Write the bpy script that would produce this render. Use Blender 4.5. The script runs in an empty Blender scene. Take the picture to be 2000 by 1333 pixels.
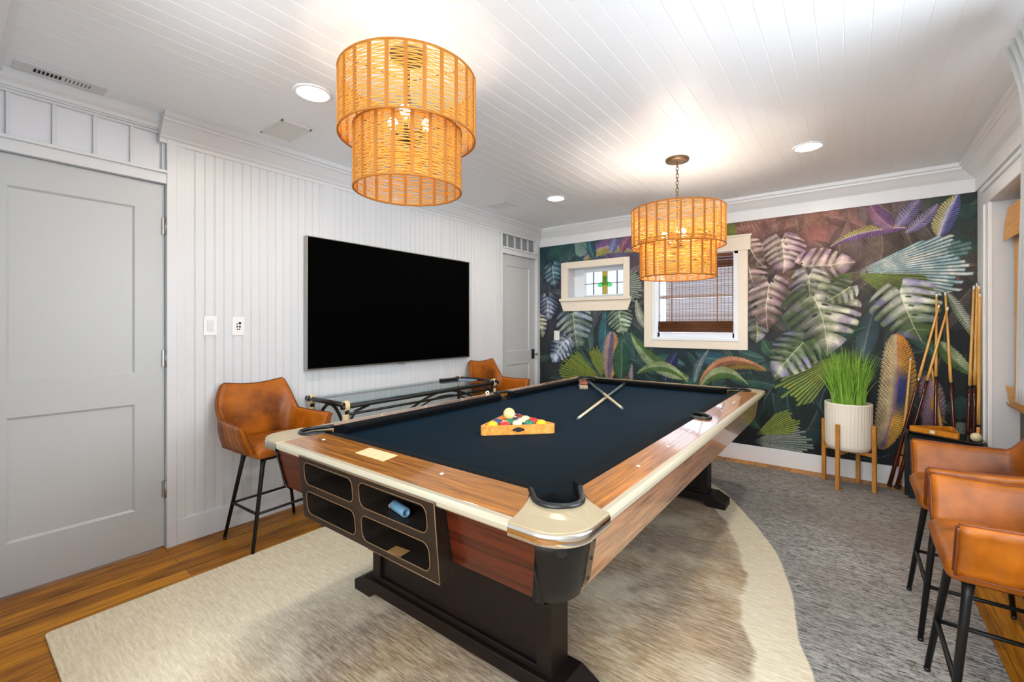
import bpy, math, random
import numpy as np
from mathutils import Vector, Matrix
PI = math.pi
random.seed(7)
C = bpy.context.scene.collection
scene = bpy.context.scene

# ------------------------------------------------------------ camera
cam_d = bpy.data.cameras.new('camera')
cam = bpy.data.objects.new('camera', cam_d)
C.objects.link(cam)
cam.location = (3.0441, 0.0, 1.2446)
cam.rotation_euler = (PI/2, 0, 0.6513)
cam_d.sensor_width = 36.0
cam_d.lens = 865.09/2000*36.0
cam_d.shift_y = -30.35/2000
cam_d.clip_start = 0.02
scene.camera = cam

# ------------------------------------------------------------ world, exposure
world = bpy.data.worlds.new('World')
scene.world = world
world.use_nodes = True
bg = world.node_tree.nodes['Background']
bg.inputs['Color'].default_value = (0.86, 0.93, 1.0, 1)
bg.inputs['Strength'].default_value = 1.15
vs = scene.view_settings
vs.view_transform = 'Standard'
vs.look = 'None'
vs.gamma = 1.0
vs.use_curve_mapping = False
vs.exposure = 0.06

# ------------------------------------------------------------ window daylight and an added fill
def area(name, loc, rot, sx, sy, power, col):
    l = bpy.data.lights.new(name, 'AREA')
    l.shape = 'RECTANGLE'; l.size = sx; l.size_y = sy
    l.energy = power; l.color = col
    o = bpy.data.objects.new(name, l); C.objects.link(o)
    o.location = loc; o.rotation_euler = rot
    return o
area('fill_open_side', (2.9, -1.6, 1.5), (PI/2+.22, 0, 0.1), 2.4, 1.9, 112, (0.86, 0.94, 1.0))  # added fill behind the camera; no such source is seen
area('daylight_window_right', (3.98, 1.55, 1.5), (0, PI/2+.25, 0), 1.2, 1.4, 50, (0.84, 0.93, 1.0))
area('daylight_window_back', (1.81, 4.95, 1.5), (-PI/2, 0, 0), 0.7, 0.75, 22, (0.70, 0.86, 1.0))

# ------------------------------------------------------------ room dimensions
W = 3.782; D = 4.565; H = 2.41

# ------------------------------------------------------------ helpers
class MB:
    def __init__(s): s.v = []; s.f = []; s.m = []; s.sm = []
    def add(s, vs_, fs, m=0, smooth=False):
        n = len(s.v); s.v += [tuple(p) for p in vs_]
        for f in fs: s.f.append(tuple(i+n for i in f)); s.m.append(m); s.sm.append(smooth)
        return s
    def box(s, x0, x1, y0, y1, z0, z1, m=0):
        v = [(x0,y0,z0),(x1,y0,z0),(x1,y1,z0),(x0,y1,z0),(x0,y0,z1),(x1,y0,z1),(x1,y1,z1),(x0,y1,z1)]
        return s.add(v, [(0,3,2,1),(4,5,6,7),(0,1,5,4),(1,2,6,5),(2,3,7,6),(3,0,4,7)], m)
    def rings(s, rs, m=0, smooth=True, cap0=True, cap1=True, closed=False):
        n = len(rs[0]); v = [p for r in rs for p in r]; f = []
        k = len(rs)
        for i in range(k-1 + (1 if closed else 0)):
            a = i*n; b = ((i+1) % k)*n
            for j in range(n): f.append((a+j, a+(j+1) % n, b+(j+1) % n, b+j))
        s.add(v, f, m, smooth)
        if not closed:
            if cap0: s.add(rs[0], [tuple(reversed(range(n)))], m, False)
            if cap1: s.add(rs[-1], [tuple(range(n))], m, False)
        return s
    def tube(s, pts, r, n=10, m=0, closed=False, r1=None, caps=True):
        pts = [Vector(p) for p in pts]; k = len(pts); rs = []
        t0 = (pts[1]-pts[0]).normalized()
        ref = Vector((0,0,1)) if abs(t0.z) < .9 else Vector((1,0,0))
        nrm = (ref - t0*ref.dot(t0)).normalized()
        for i, p in enumerate(pts):
            if closed: t = (pts[(i+1) % k]-pts[i-1]).normalized()
            else: t = (pts[min(i+1,k-1)]-pts[max(i-1,0)]).normalized()
            nrm = (nrm - t*nrm.dot(t)).normalized(); bn = t.cross(nrm)
            rr = r if not callable(r) else r(i/(k-1))
            if r1 is not None: rr = r+(r1-r)*i/(k-1)
            rs.append([p+nrm*math.cos(2*PI*j/n)*rr+bn*math.sin(2*PI*j/n)*rr for j in range(n)])
        return s.rings(rs, m, True, caps, caps, closed)
    def cyl(s, p0, p1, r0, r1=None, n=16, m=0): return s.tube([p0,p1], r0, n, m, r1=r1 if r1 is not None else r0)
    def lathe(s, prof, c=(0,0,0), n=32, m=0, cap0=True, cap1=True):
        rs = [[(c[0]+r*math.cos(2*PI*j/n), c[1]+r*math.sin(2*PI*j/n), c[2]+z) for j in range(n)] for r, z in prof]
        return s.rings(rs, m, True, cap0, cap1)
    def sphere(s, c, r, n=20, k=12, m=0, sz=1.0):
        rs = [[(c[0]+r*math.sin(PI*i/k)*math.cos(2*PI*j/n), c[1]+r*math.sin(PI*i/k)*math.sin(2*PI*j/n), c[2]-sz*r*math.cos(PI*i/k)) for j in range(n)] for i in range(1,k)]
        nn = len(s.v)
        s.rings(rs, m, True, False, False)
        b = len(s.v); s.v += [(c[0],c[1],c[2]-sz*r),(c[0],c[1],c[2]+sz*r)]
        for j in range(n):
            s.f.append((b, nn+(j+1)%n, nn+j)); s.m.append(m); s.sm.append(True)
            q = nn+(k-2)*n
            s.f.append((b+1, q+j, q+(j+1)%n)); s.m.append(m); s.sm.append(True)
        return s
    def prism(s, poly, z0, z1, m=0, off=(0,0), top_poly=None):
        n = len(poly); tp = top_poly or poly
        a = sum(poly[i][0]*poly[(i+1)%n][1]-poly[(i+1)%n][0]*poly[i][1] for i in range(n))
        zs = z1 if isinstance(z1, (list,tuple)) else [z1]*n
        if a < 0: poly = poly[::-1]; tp = tp[::-1]; zs = list(zs)[::-1]
        v = [(x,y,z0) for x,y in poly]+[(x,y,z) for (x,y),z in zip(tp,zs)]
        f = [tuple(reversed(range(n))), tuple(range(n,2*n))]+[(i,(i+1)%n,n+(i+1)%n,n+i) for i in range(n)]
        return s.add(v, f, m)
    def sweep(s, prof, p0, p1, ax, az=(0,0,1), m=0, smooth=False):
        # closed profile (a,b) carried from p0 to p1; a along ax, b along az
        p0 = Vector(p0); p1 = Vector(p1); ax = Vector(ax); az = Vector(az)
        r0 = [p0+ax*a+az*b for a,b in prof]; r1 = [p1+ax*a+az*b for a,b in prof]
        return s.rings([r0,r1], m, smooth)
    def xf(s, M):
        s.v = [tuple(M @ Vector(p)) for p in s.v]; return s
    def build(s, name, mats, parent=None, bevel=0, seg=2, loc=None, rotz=0, sub=0):
        me = bpy.data.meshes.new(name); me.from_pydata(s.v, [], s.f)
        if not isinstance(mats, (list, tuple)): mats = [mats]
        for m_ in mats: me.materials.append(m_)
        me.polygons.foreach_set('material_index', s.m); me.polygons.foreach_set('use_smooth', s.sm)
        me.update()
        import bmesh
        bm = bmesh.new(); bm.from_mesh(me); bmesh.ops.remove_doubles(bm, verts=bm.verts, dist=1e-6)
        bmesh.ops.recalc_face_normals(bm, faces=bm.faces); bm.to_mesh(me); bm.free()
        o = bpy.data.objects.new(name, me); C.objects.link(o)
        if parent: o.parent = parent
        if loc: o.location = loc
        o.rotation_euler.z = rotz
        if bevel:
            b = o.modifiers.new('bevel','BEVEL'); b.width = bevel; b.segments = seg; b.limit_method = 'ANGLE'; b.angle_limit = math.radians(35)
        if sub:
            q = o.modifiers.new('sub','SUBSURF'); q.levels = sub; q.render_levels = sub
        return o

def many(name, mbs, mats, parent, **k):
    return [m_.build(name, mats, parent, **k) for m_ in mbs]
def thing(name, label, cat, loc=(0,0,0), rotz=0, group=None):
    o = bpy.data.objects.new(name, None); C.objects.link(o)
    o.empty_display_size = .1; o.location = loc; o.rotation_euler = (0,0,rotz)
    o['label'] = label; o['category'] = cat
    if group: o['group'] = group
    return o
def tag(o, label, cat, group=None):
    o['label'] = label; o['category'] = cat
    if group: o['group'] = group
    return o
def struct(o, label=None):
    o['kind'] = 'structure'
    if label: o['label'] = label
    return o
def structroot(name, label=None):
    o = bpy.data.objects.new(name, None); C.objects.link(o); o.empty_display_size = .1
    return struct(o, label)
def dup(root, loc, rotz=0, label=None, group=None):
    r = root.copy(); C.objects.link(r); r.location = loc; r.rotation_euler = (0,0,rotz)
    if label: r['label'] = label
    if group: r['group'] = group
    def kids(a, b):
        for ch in list(a.children):
            c = ch.copy(); C.objects.link(c); c.parent = b; kids(ch, c)
    kids(root, r)
    return r

# ------------------------------------------------------------ materials
def lin(c): return tuple(((x/255)/12.92 if x/255 <= .04045 else ((x/255+.055)/1.055)**2.4) for x in c)
def new_mat(name):
    m = bpy.data.materials.new(name); m.use_nodes = True
    return m, m.node_tree, m.node_tree.nodes['Principled BSDF']
def mat(name, rgb, rough=.5, metal=0, coat=0, sheen=0, sheen_tint=None, emit=0, trans=0, bump=0, bscale=80, var=0, vscale=6, spec=.5, alpha=1):
    m, nt, p = new_mat(name)
    c = lin(rgb)
    p.inputs['Base Color'].default_value = (*c,1)
    p.inputs['Roughness'].default_value = rough; p.inputs['Metallic'].default_value = metal
    p.inputs['Coat Weight'].default_value = coat; p.inputs['Coat Roughness'].default_value = .08
    p.inputs['Specular IOR Level'].default_value = spec
    if sheen:
        p.inputs['Sheen Weight'].default_value = sheen; p.inputs['Sheen Roughness'].default_value = .22
        if sheen_tint: p.inputs['Sheen Tint'].default_value = (*lin(sheen_tint),1)
    if emit:
        p.inputs['Emission Color'].default_value = (*c,1); p.inputs['Emission Strength'].default_value = emit
    if trans: p.inputs['Transmission Weight'].default_value = trans
    if alpha < 1: p.inputs['Alpha'].default_value = alpha
    tc = nt.nodes.new('ShaderNodeTexCoord')
    if var:
        n = nt.nodes.new('ShaderNodeTexNoise'); n.inputs['Scale'].default_value = vscale; n.inputs['Detail'].default_value = 5
        nt.links.new(tc.outputs['Object'], n.inputs['Vector'])
        r = nt.nodes.new('ShaderNodeMapRange'); r.inputs[1].default_value = .25; r.inputs[2].default_value = .75; r.inputs[3].default_value = 1-var; r.inputs[4].default_value = 1+var
        nt.links.new(n.outputs[0], r.inputs[0])
        h = nt.nodes.new('ShaderNodeHueSaturation'); h.inputs['Color'].default_value = (*c,1)
        nt.links.new(r.outputs[0], h.inputs['Value']); nt.links.new(h.outputs[0], p.inputs['Base Color'])
    if bump:
        n2 = nt.nodes.new('ShaderNodeTexNoise'); n2.inputs['Scale'].default_value = bscale; n2.inputs['Detail'].default_value = 4
        nt.links.new(tc.outputs['Object'], n2.inputs['Vector'])
        b = nt.nodes.new('ShaderNodeBump'); b.inputs['Strength'].default_value = bump; b.inputs['Distance'].default_value = .002
        nt.links.new(n2.outputs[0], b.inputs['Height']); nt.links.new(b.outputs[0], p.inputs['Normal'])
    return m
def wood(name, c0, c1, scale=(1,12,12), rough=.4, coat=0, dist=3.0, spec=.5):
    # c0 dark, c1 light; grain runs along the axis with the smallest scale
    m, nt, p = new_mat(name)
    tc = nt.nodes.new('ShaderNodeTexCoord'); mp = nt.nodes.new('ShaderNodeMapping')
    mp.inputs['Scale'].default_value = scale
    nt.links.new(tc.outputs['Object'], mp.inputs['Vector'])
    n = nt.nodes.new('ShaderNodeTexNoise'); n.inputs['Scale'].default_value = 3; n.inputs['Detail'].default_value = 8; n.inputs['Distortion'].default_value = .6; n.inputs['Roughness'].default_value = .62
    nt.links.new(mp.outputs[0], n.inputs['Vector'])
    n3 = nt.nodes.new('ShaderNodeTexNoise'); n3.inputs['Scale'].default_value = 11; n3.inputs['Detail'].default_value = 6
    nt.links.new(mp.outputs[0], n3.inputs['Vector'])
    mx = nt.nodes.new('ShaderNodeMath'); mx.operation = 'MULTIPLY_ADD'; mx.inputs[1].default_value = .35
    nt.links.new(n3.outputs[0], mx.inputs[0]); nt.links.new(n.outputs[0], mx.inputs[2])
    cr = nt.nodes.new('ShaderNodeValToRGB'); e = cr.color_ramp.elements
    e[0].position = .48; e[0].color = (*lin(c0),1); e[1].position = .88; e[1].color = (*lin(c1),1)
    nt.links.new(mx.outputs[0], cr.inputs[0]); nt.links.new(cr.outputs[0], p.inputs['Base Color'])
    p.inputs['Roughness'].default_value = rough; p.inputs['Coat Weight'].default_value = coat; p.inputs['Coat Roughness'].default_value = .06
    p.inputs['Specular IOR Level'].default_value = spec
    return m

M_white = mat('white_paint', (216,218,221), .38, bump=.04, bscale=30)
M_white_lit = mat('white_paint_brightened', (240,242,244), .32)  # lighter copy of the white paint; extra light put into the colour
M_ceil = mat('ceiling_paint', (238,243,248), .45, bump=.05, bscale=20)
M_cream = mat('cream_trim_paint', (240,228,210), .4)
M_door = mat('door_paint', (192,195,197), .38)
M_vinyl = mat('white_vinyl', (240,244,248), .3)
M_steel = mat('brushed_steel', (170,170,168), .35, 1)
M_chrome = mat('chrome', (215,210,200), .12, 1)
M_alu = mat('worn_champagne_metal', (182,168,138), .42, .35, coat=.05, var=.06, vscale=9)
M_aluT = mat('ribbed_aluminium', (192,184,162), .42, .35)
M_blackmetal = mat('black_metal', (18,18,19), .42, .3)
M_blackp = mat('black_plastic', (10,10,11), .5)
M_blackgloss = mat('black_gloss', (9,9,10), .22)
M_screen = mat('tv_screen', (1,1,1), .6, spec=.02)
M_bronze = mat('aged_bronze', (110,92,70), .4, .7)
M_walnut = wood('walnut_rail', (92,50,14), (184,118,44), (1.2,30,30), .3, .6)
M_walnutY = wood('walnut_rail_long', (92,50,14), (184,118,44), (30,1.2,30), .3, .6)
M_apron = wood('reddish_walnut_apron', (32,10,4), (92,34,11), (1.0,34,34), .36, .12, spec=.35)
M_apronY = wood('walnut_apron_long', (104,62,38), (186,128,84), (16,1.0,16), .25, .7)
M_darkwood = wood('dark_stained_wood', (11,6,4), (28,14,8), (2,2,12), .5, 0, spec=.3)
M_cubby = wood('worn_brown_wood', (20,12,7), (44,28,16), (2,8,10), .5, 0, spec=.3)
M_cubbyin = wood('shadowy_inner_wood', (14,9,6), (38,26,14), (2,8,10), .55)
M_worn = mat('worn_edge', (112,84,52), .5)
M_felt = mat('black_cloth', (4,7,9), .8, sheen=.16, sheen_tint=(40,120,170), bump=.25, bscale=900, var=.2, vscale=40, spec=.22)
M_felt.node_tree.nodes['Principled BSDF'].inputs['Specular Tint'].default_value = (.25,.65,1.0,1)
M_cushion = mat('black_cushion_cloth', (9,12,15), .95, sheen=.05, sheen_tint=(60,110,140), bump=.25, bscale=900, spec=.15)
M_rubber = mat('black_rubber', (22,24,26), .35)
M_post = mat('black_casting', (6,6,7), .48, spec=.35)
M_bulb = mat('bulb_glow', (255,238,214), .4, emit=62)
M_bulb2 = mat('bulb_glow_bright', (255,240,220), .4, emit=300)
M_brass = mat('brass', (190,160,100), .3, .9)
M_balltip = mat('mother_of_pearl', (240,232,210), .3)
M_oak = wood('oak_rack', (196,120,38), (236,172,84), (8,8,8), .35, .3)
M_maple = wood('maple_shaft', (218,152,64), (244,192,104), (8,8,2), .3, .4)
M_bamboo = wood('bamboo_stand', (176,112,40), (216,152,70), (12,12,2), .4, .1)
M_cuedark = wood('dark_cue_butt', (40,12,8), (96,32,20), (10,10,1), .2, .7)
M_pot = mat('cream_ceramic', (250,241,224), .55)
M_soil = mat('dark_soil', (50,40,30), .9, bump=.8, bscale=60)
M_cream_wrap = mat('cream_binding', (226,206,160), .6)
M_curtain = mat('grey_curtain', (178,178,176), .85, sheen=.3, bump=.2, bscale=300)
M_plate = mat('switch_plate', (236,236,236), .3)
M_dark = mat('dark_void', (12,12,12), .8)
M_ventd = mat('vent_grey', (222,224,225), .5)

def leather():
    m, nt, p = new_mat('cognac_leather')
    tc = nt.nodes.new('ShaderNodeTexCoord')
    n = nt.nodes.new('ShaderNodeTexNoise'); n.inputs['Scale'].default_value = 7; n.inputs['Detail'].default_value = 6
    nt.links.new(tc.outputs['Object'], n.inputs['Vector'])
    cr = nt.nodes.new('ShaderNodeValToRGB'); e = cr.color_ramp.elements
    e[0].position = .3; e[0].color = (*lin((106,52,3)),1); e[1].position = .72; e[1].color = (*lin((188,104,10)),1)
    nt.links.new(n.outputs[0], cr.inputs[0]); nt.links.new(cr.outputs[0], p.inputs['Base Color'])
    p.inputs['Roughness'].default_value = .40; p.inputs['Specular IOR Level'].default_value = .38; p.inputs['Coat Weight'].default_value = .06; p.inputs['Coat Roughness'].default_value = .25
    v = nt.nodes.new('ShaderNodeTexNoise'); v.inputs['Scale'].default_value = 260; v.inputs['Detail'].default_value = 3
    nt.links.new(tc.outputs['Object'], v.inputs['Vector'])
    b = nt.nodes.new('ShaderNodeBump'); b.inputs['Strength'].default_value = .12; b.inputs['Distance'].default_value = .002
    nt.links.new(v.outputs[0], b.inputs['Height']); nt.links.new(b.outputs[0], p.inputs['Normal'])
    return m
M_leather = leather()
M_stitch = mat('dark_seam_piping', (112,52,16), .5)

def rope_mat():
    m, nt, p = new_mat('amber_rope')
    p.inputs['Base Color'].default_value = (*lin((230,172,78)),1); p.inputs['Roughness'].default_value = .8
    t = nt.nodes.new('ShaderNodeBsdfTranslucent'); t.inputs['Color'].default_value = (*lin((250,200,94)),1)
    mx = nt.nodes.new('ShaderNodeMixShader'); mx.inputs[0].default_value = .3
    out = nt.nodes['Material Output']
    nt.links.new(p.outputs[0], mx.inputs[1]); nt.links.new(t.outputs[0], mx.inputs[2]); nt.links.new(mx.outputs[0], out.inputs['Surface'])
    return m
M_rope = rope_mat()
M_rib = mat('shade_rib', (168,104,30), .8)

def floor_mat():
    m, nt, p = new_mat('golden_oak_floor')
    tc = nt.nodes.new('ShaderNodeTexCoord'); sx = nt.nodes.new('ShaderNodeSeparateXYZ'); cx = nt.nodes.new('ShaderNodeCombineXYZ')
    nt.links.new(tc.outputs['Object'], sx.inputs[0]); nt.links.new(sx.outputs['Y'], cx.inputs['X']); nt.links.new(sx.outputs['X'], cx.inputs['Y'])
    b = nt.nodes.new('ShaderNodeTexBrick'); b.inputs['Scale'].default_value = 1.0
    b.inputs['Brick Width'].default_value = 1.25; b.inputs['Row Height'].default_value = .088; b.inputs['Mortar Size'].default_value = .0012
    b.inputs['Mortar Smooth'].default_value = .3; b.offset = .37
    b.inputs['Color1'].default_value = (0,0,0,1); b.inputs['Color2'].default_value = (1,1,1,1); b.inputs['Mortar'].default_value = (.5,.5,.5,1)
    nt.links.new(cx.outputs[0], b.inputs['Vector'])
    mp = nt.nodes.new('ShaderNodeMapping'); mp.inputs['Scale'].default_value = (1.2,16,1); nt.links.new(cx.outputs[0], mp.inputs['Vector'])
    n = nt.nodes.new('ShaderNodeTexNoise'); n.inputs['Scale'].default_value = 3.5; n.inputs['Detail'].default_value = 8; n.inputs['Distortion'].default_value = .5
    nt.links.new(mp.outputs[0], n.inputs['Vector'])
    ad = nt.nodes.new('ShaderNodeMath'); ad.operation = 'MULTIPLY_ADD'; ad.inputs[1].default_value = .28
    nt.links.new(b.outputs['Color'], ad.inputs[0]); nt.links.new(n.outputs[0], ad.inputs[2])
    cr = nt.nodes.new('ShaderNodeValToRGB'); e = cr.color_ramp.elements
    e[0].position = .38; e[0].color = (*lin((112,60,0)),1); e[1].position = .86; e[1].color = (*lin((206,138,20)),1)
    nt.links.new(ad.outputs[0], cr.inputs[0])
    mx = nt.nodes.new('ShaderNodeMix'); mx.data_type = 'RGBA'; mx.inputs['B'].default_value = (*lin((70,38,12)),1)
    nt.links.new(b.outputs['Fac'], mx.inputs['Factor']); nt.links.new(cr.outputs[0], mx.inputs['A']); nt.links.new(mx.outputs['Result'], p.inputs['Base Color'])
    p.inputs['Roughness'].default_value = .42; p.inputs['Specular IOR Level'].default_value = .3
    return m
M_floor = floor_mat()

# ============================================================ THE ROOM
fl = struct(MB().box(-.15, 5.2, -3.4, 5.2, -.1, 0).build('floor', M_floor))
# ceiling: narrow painted planks running along the room, v-grooves between
cb = MB(); pw = .0873; x = -.03
while x < 5.2:
    g = .0022
    cb.sweep([(g,0),(pw-g,0),(pw,.0014),(pw,.03),(0,.03),(0,.0014)], (x,-3.4,H), (x,5.2,H), (1,0,0))
    x += pw
cb.box(-.15, 5.2, -3.4, 5.2, H+.028, H+.1)
struct(cb.build('ceiling', M_ceil))

def crown_prof(dp, z0, steps):
    # open points from wall bottom to the ceiling, closed at the wall
    return steps + [(0, H+.0), (0, z0)]
big = [(0,2.262),(.016,2.262),(.02,2.282),(.03,2.29),(.034,2.30),(.05,2.318),(.07,2.345),(.082,2.362),(.092,2.366),(.094,2.378),(.108,2.384),(.110,2.41),(0,2.41)]
small = [(0,2.335),(.012,2.335),(.014,2.352),(.030,2.368),(.034,2.41),(0,2.41)]
backc = [(0,2.205),(.022,2.205),(.022,2.30),(.028,2.306),(.05,2.322),(.078,2.350),(.092,2.362),(.100,2.364),(.102,2.378),(.116,2.384),(.118,2.41),(0,2.41)]

# ---- left wall: slab pieces around two doors and their transoms, then beadboard
wl = MB(); t = -.16
d1a, d1b = .075, .797      # door 1
d2a, d2b = 3.80, 4.47      # door 2
wl.box(t, 0, -.1, d1a, 0, H); wl.box(t, 0, d1b, d2a, 0, H); wl.box(t, 0, d2b, D+.15, 0, H)
wl.box(t, 0, d1a, d1b, 2.035, 2.105); wl.box(t, 0, d1a, d1b, 2.325, H)
wl.box(t, 0, d2a, d2b, 2.045, 2.10); wl.box(t, 0, d2a, d2b, 2.275, H)
struct(wl.build('wall_left', M_white))
def bead_panel(ya, yb, parent):
    mb = MB(); z0, z1 = .145, 2.27; prof = [(ya,0),(ya,.008)]
    y = ya
    while y + .0508 < yb:
        e = y + .0508
        prof += [(e-.008,.008),(e-.0065,.0055),(e-.005,.0083),(e-.0015,.0083),(e,.0052),(e+.0015,.008)]
        y = e
    prof += [(yb,.008),(yb,0)]
    n = len(prof)
    v = [(b, a, z0) for a, b in prof]+[(b, a, z1) for a, b in prof]
    mb.add(v, [(i, i+1, n+i+1, n+i) for i in range(n-1)])
    return mb.build('beadboard_panel', M_white, parent)
wp = structroot('wall_left_panelling', 'white beadboard panelling of the left wall, behind the television')
bead_panel(.885, 1.712, wp); bead_panel(1.768, 2.90, wp); bead_panel(2.955, 3.70, wp)
bt = MB()
for a, b in ((.842,.885),(1.712,1.768),(2.90,2.955),(3.70,3.735)): bt.box(0,.013,a,b,.145,2.27)
bt.build('batten', M_white, wp, .0015)
# trims
struct(MB().box(0,.02,.842,3.735,0,.145).build('baseboard_left', M_white, bevel=.003))
cl = MB()
cl.sweep(big, (0,.765,0), (0,D,0), (1,0,0)); cl.sweep(small, (0,.0,0), (0,.765,0), (1,0,0))
struct(cl.build('trim_1', M_white), 'white crown moulding along the left wall, stepped in over the near door')
# door casings (flat stock)
def casing_left(name, ya, yb, ztop, lab, w=.045):
    mb = MB()
    mb.box(0,.022,ya-w,ya,0,2.335); mb.box(0,.022,yb,yb+w,0,2.335)
    mb.box(0,.018,ya,yb,ztop+.0,ztop+.065); mb.box(0,.034,ya,yb,ztop+.055,ztop+.072)
    return struct(mb.build(name, M_white, bevel=.002), lab)
casing_left('trim_2', d1a, d1b, 2.035, 'white casing and transom bar around the near left door')
casing_left('trim_3', d2a, d2b, 2.045, 'white casing and transom bar around the far left door', .035)

def shaker(name, y0, y1, zt, panels, hinges, hinge_y, lab, handle=None):
    r = structroot(name, lab)
    th = .035; xf = -.012
    mb = MB()
    # stiles and rails round recessed panels
    ys = [y0, panels[0][0], panels[0][1], y1]
    mb.box(xf-th, xf, y0, ys[1], .012, zt); mb.box(xf-th, xf, ys[2], y1, .012, zt)
    zs = sorted([(p[2], p[3]) for p in panels]); prev = .012
    for a, b in zs:
        mb.box(xf-th, xf, ys[1], ys[2], prev, a); prev = b
    mb.box(xf-th, xf, ys[1], ys[2], prev, zt)
    for a, b in zs: mb.box(xf-th+.006, xf-.010, ys[1]-.001, ys[2]+.001, a-.001, b+.001)
    for a, b in zs:   # small sloping bead round each panel
        w = .010
        for (p0, p1, ax) in (((xf-.010,ys[1],a),(xf-.010,ys[1],b),(0,1,0)),((xf-.010,ys[2],a),(xf-.010,ys[2],b),(0,-1,0))):
            mb.sweep([(0,0),(w,0),(0,.009)], p0, p1, ax, (1,0,0))
        mb.sweep([(0,0),(w,0),(0,.009)], (xf-.010,ys[1],a), (xf-.010,ys[2],a), (0,0,1), (1,0,0))
        mb.sweep([(0,0),(w,0),(0,.009)], (xf-.010,ys[1],b), (xf-.010,ys[2],b), (0,0,-1), (1,0,0))
    mb.build('door_panel', M_door, r)
    for z in hinges:
        h = MB(); h.cyl((.004,hinge_y,z-.048),(.004,hinge_y,z+.048),.0065,n=10)
        for k in (-.03,-.01,.01,.03): h.cyl((.004,hinge_y,z+k-.0008),(.004,hinge_y,z+k+.0008),.0072,n=10)
        h.box(-.010,.0,hinge_y-.014,hinge_y+.002,z-.046,z+.046)
        h.build('hinge', M_steel, r)
    if handle:
        y, z = handle
        h = MB().box(xf, xf+.006, y-.03, y+.03, z-.058, z+.058); hp = h.build('handle_plate', M_blackp, r, .002)
        k = MB().cyl((xf+.006,y+.012,z),(xf+.04,y+.012,z),.008); k.sphere((xf+.05,y+.012,z),.016); k.build('knob', M_steel, hp)
    return r
shaker('door_1', d1a+.003, d1b-.003, 2.031, [(.207,.665,.245,.82),(.207,.665,.988,1.888)], (1.80,1.06,.33), d1b-.001, 'near left white two-panel door with three steel hinges')
shaker('door_2', d2a+.003, d2b-.003, 2.041, [(3.91,4.35,.16,.80),(3.91,4.35,.95,1.92)], (), 0, 'far left white panelled door with black handle plate, beside the mural', (4.425,.90))
# the rooms behind the transoms
M_lite = mat('frosted_white_lite', (226,226,232), .25)
def transom(name, ya, yb, z0, z1, muntins, lab, glass):
    r = structroot(name, lab)
    f = MB()
    f.box(-.05,-.004,ya,ya+.012,z0,z1); f.box(-.05,-.004,yb-.016,yb,z0,z1); f.box(-.05,-.004,ya,yb,z0,z0+.012); f.box(-.05,-.004,ya,yb,z1-.012,z1)
    for y in muntins: f.box(-.034,-.012,y-.008,y+.008,z0,z1)
    f.build('window_frame', M_white, r, .0015)
    MB().box(-.030,-.026,ya+.01,yb-.014,z0+.01,z1-.01).build('pane', glass, r)
    return r
M_glassgrey = mat('reflective_grey_glass', (128,134,134), .06, spec=.9)
transom('window_3', d1a, d1b, 2.105, 2.325, (.214,.362,.507,.653), 'frosted white transom of five lites over the near left door', M_lite)
transom('window_4', d2a, d2b, 2.10, 2.275, (3.93,4.07,4.20,4.33), 'grey glass transom of five lites over the far left door', M_glassgrey)

# ---- back wall slab with two window openings (white outer wall), mural paper on its face
s0, s1, sz0, sz1 = .40, 1.095, 1.575, 1.912         # small window opening
w0, w1, wz0, wz1 = 1.455, 2.225, 1.11, 1.935       # large window opening
wb = MB(); ty = .30
wb.box(-.16, s0, D, D+ty, 0, H); wb.box(s0, s1, D, D+ty, 0, sz0); wb.box(s0, s1, D, D+ty, sz1, H)
wb.box(s1, w0, D, D+ty, 0, H); wb.box(w0, w1, D, D+ty, 0, wz0); wb.box(w0, w1, D, D+ty, wz1, H); wb.box(w1, W+.5, D, D+ty, 0, H)
wall_back = struct(wb.build('wall_back', M_white))
struct(MB().box(.0,W,D-.02,D,0,.145).build('baseboard_back', M_white_lit, bevel=.003))
cbk = MB().sweep(backc, (0,D,0), (W,D,0), (0,-1,0))
struct(cbk.build('trim_4', M_white_lit), 'deep white crown moulding above the leaf mural')

# ---- small window with stained glass in a deep reveal
w_1 = structroot('window_1', 'small window with leaded stained glass of green petals and yellow bars')
f = MB()
f.box(.315, s0, D-.024, D, 1.535, 1.985); f.box(s1, 1.165, D-.024, D, 1.535, 1.985); f.box(s0, s1, D-.024, D, sz1, 1.985)
f.build('window_frame', M_cream, w_1, .004)
f = MB(); f.box(.30, 1.185, D-.045, D, 1.53, 1.56)
f.prism([(.30,1.53),(1.185,1.53),(1.14,1.412),(.345,1.412)], -.022, 0)
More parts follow.
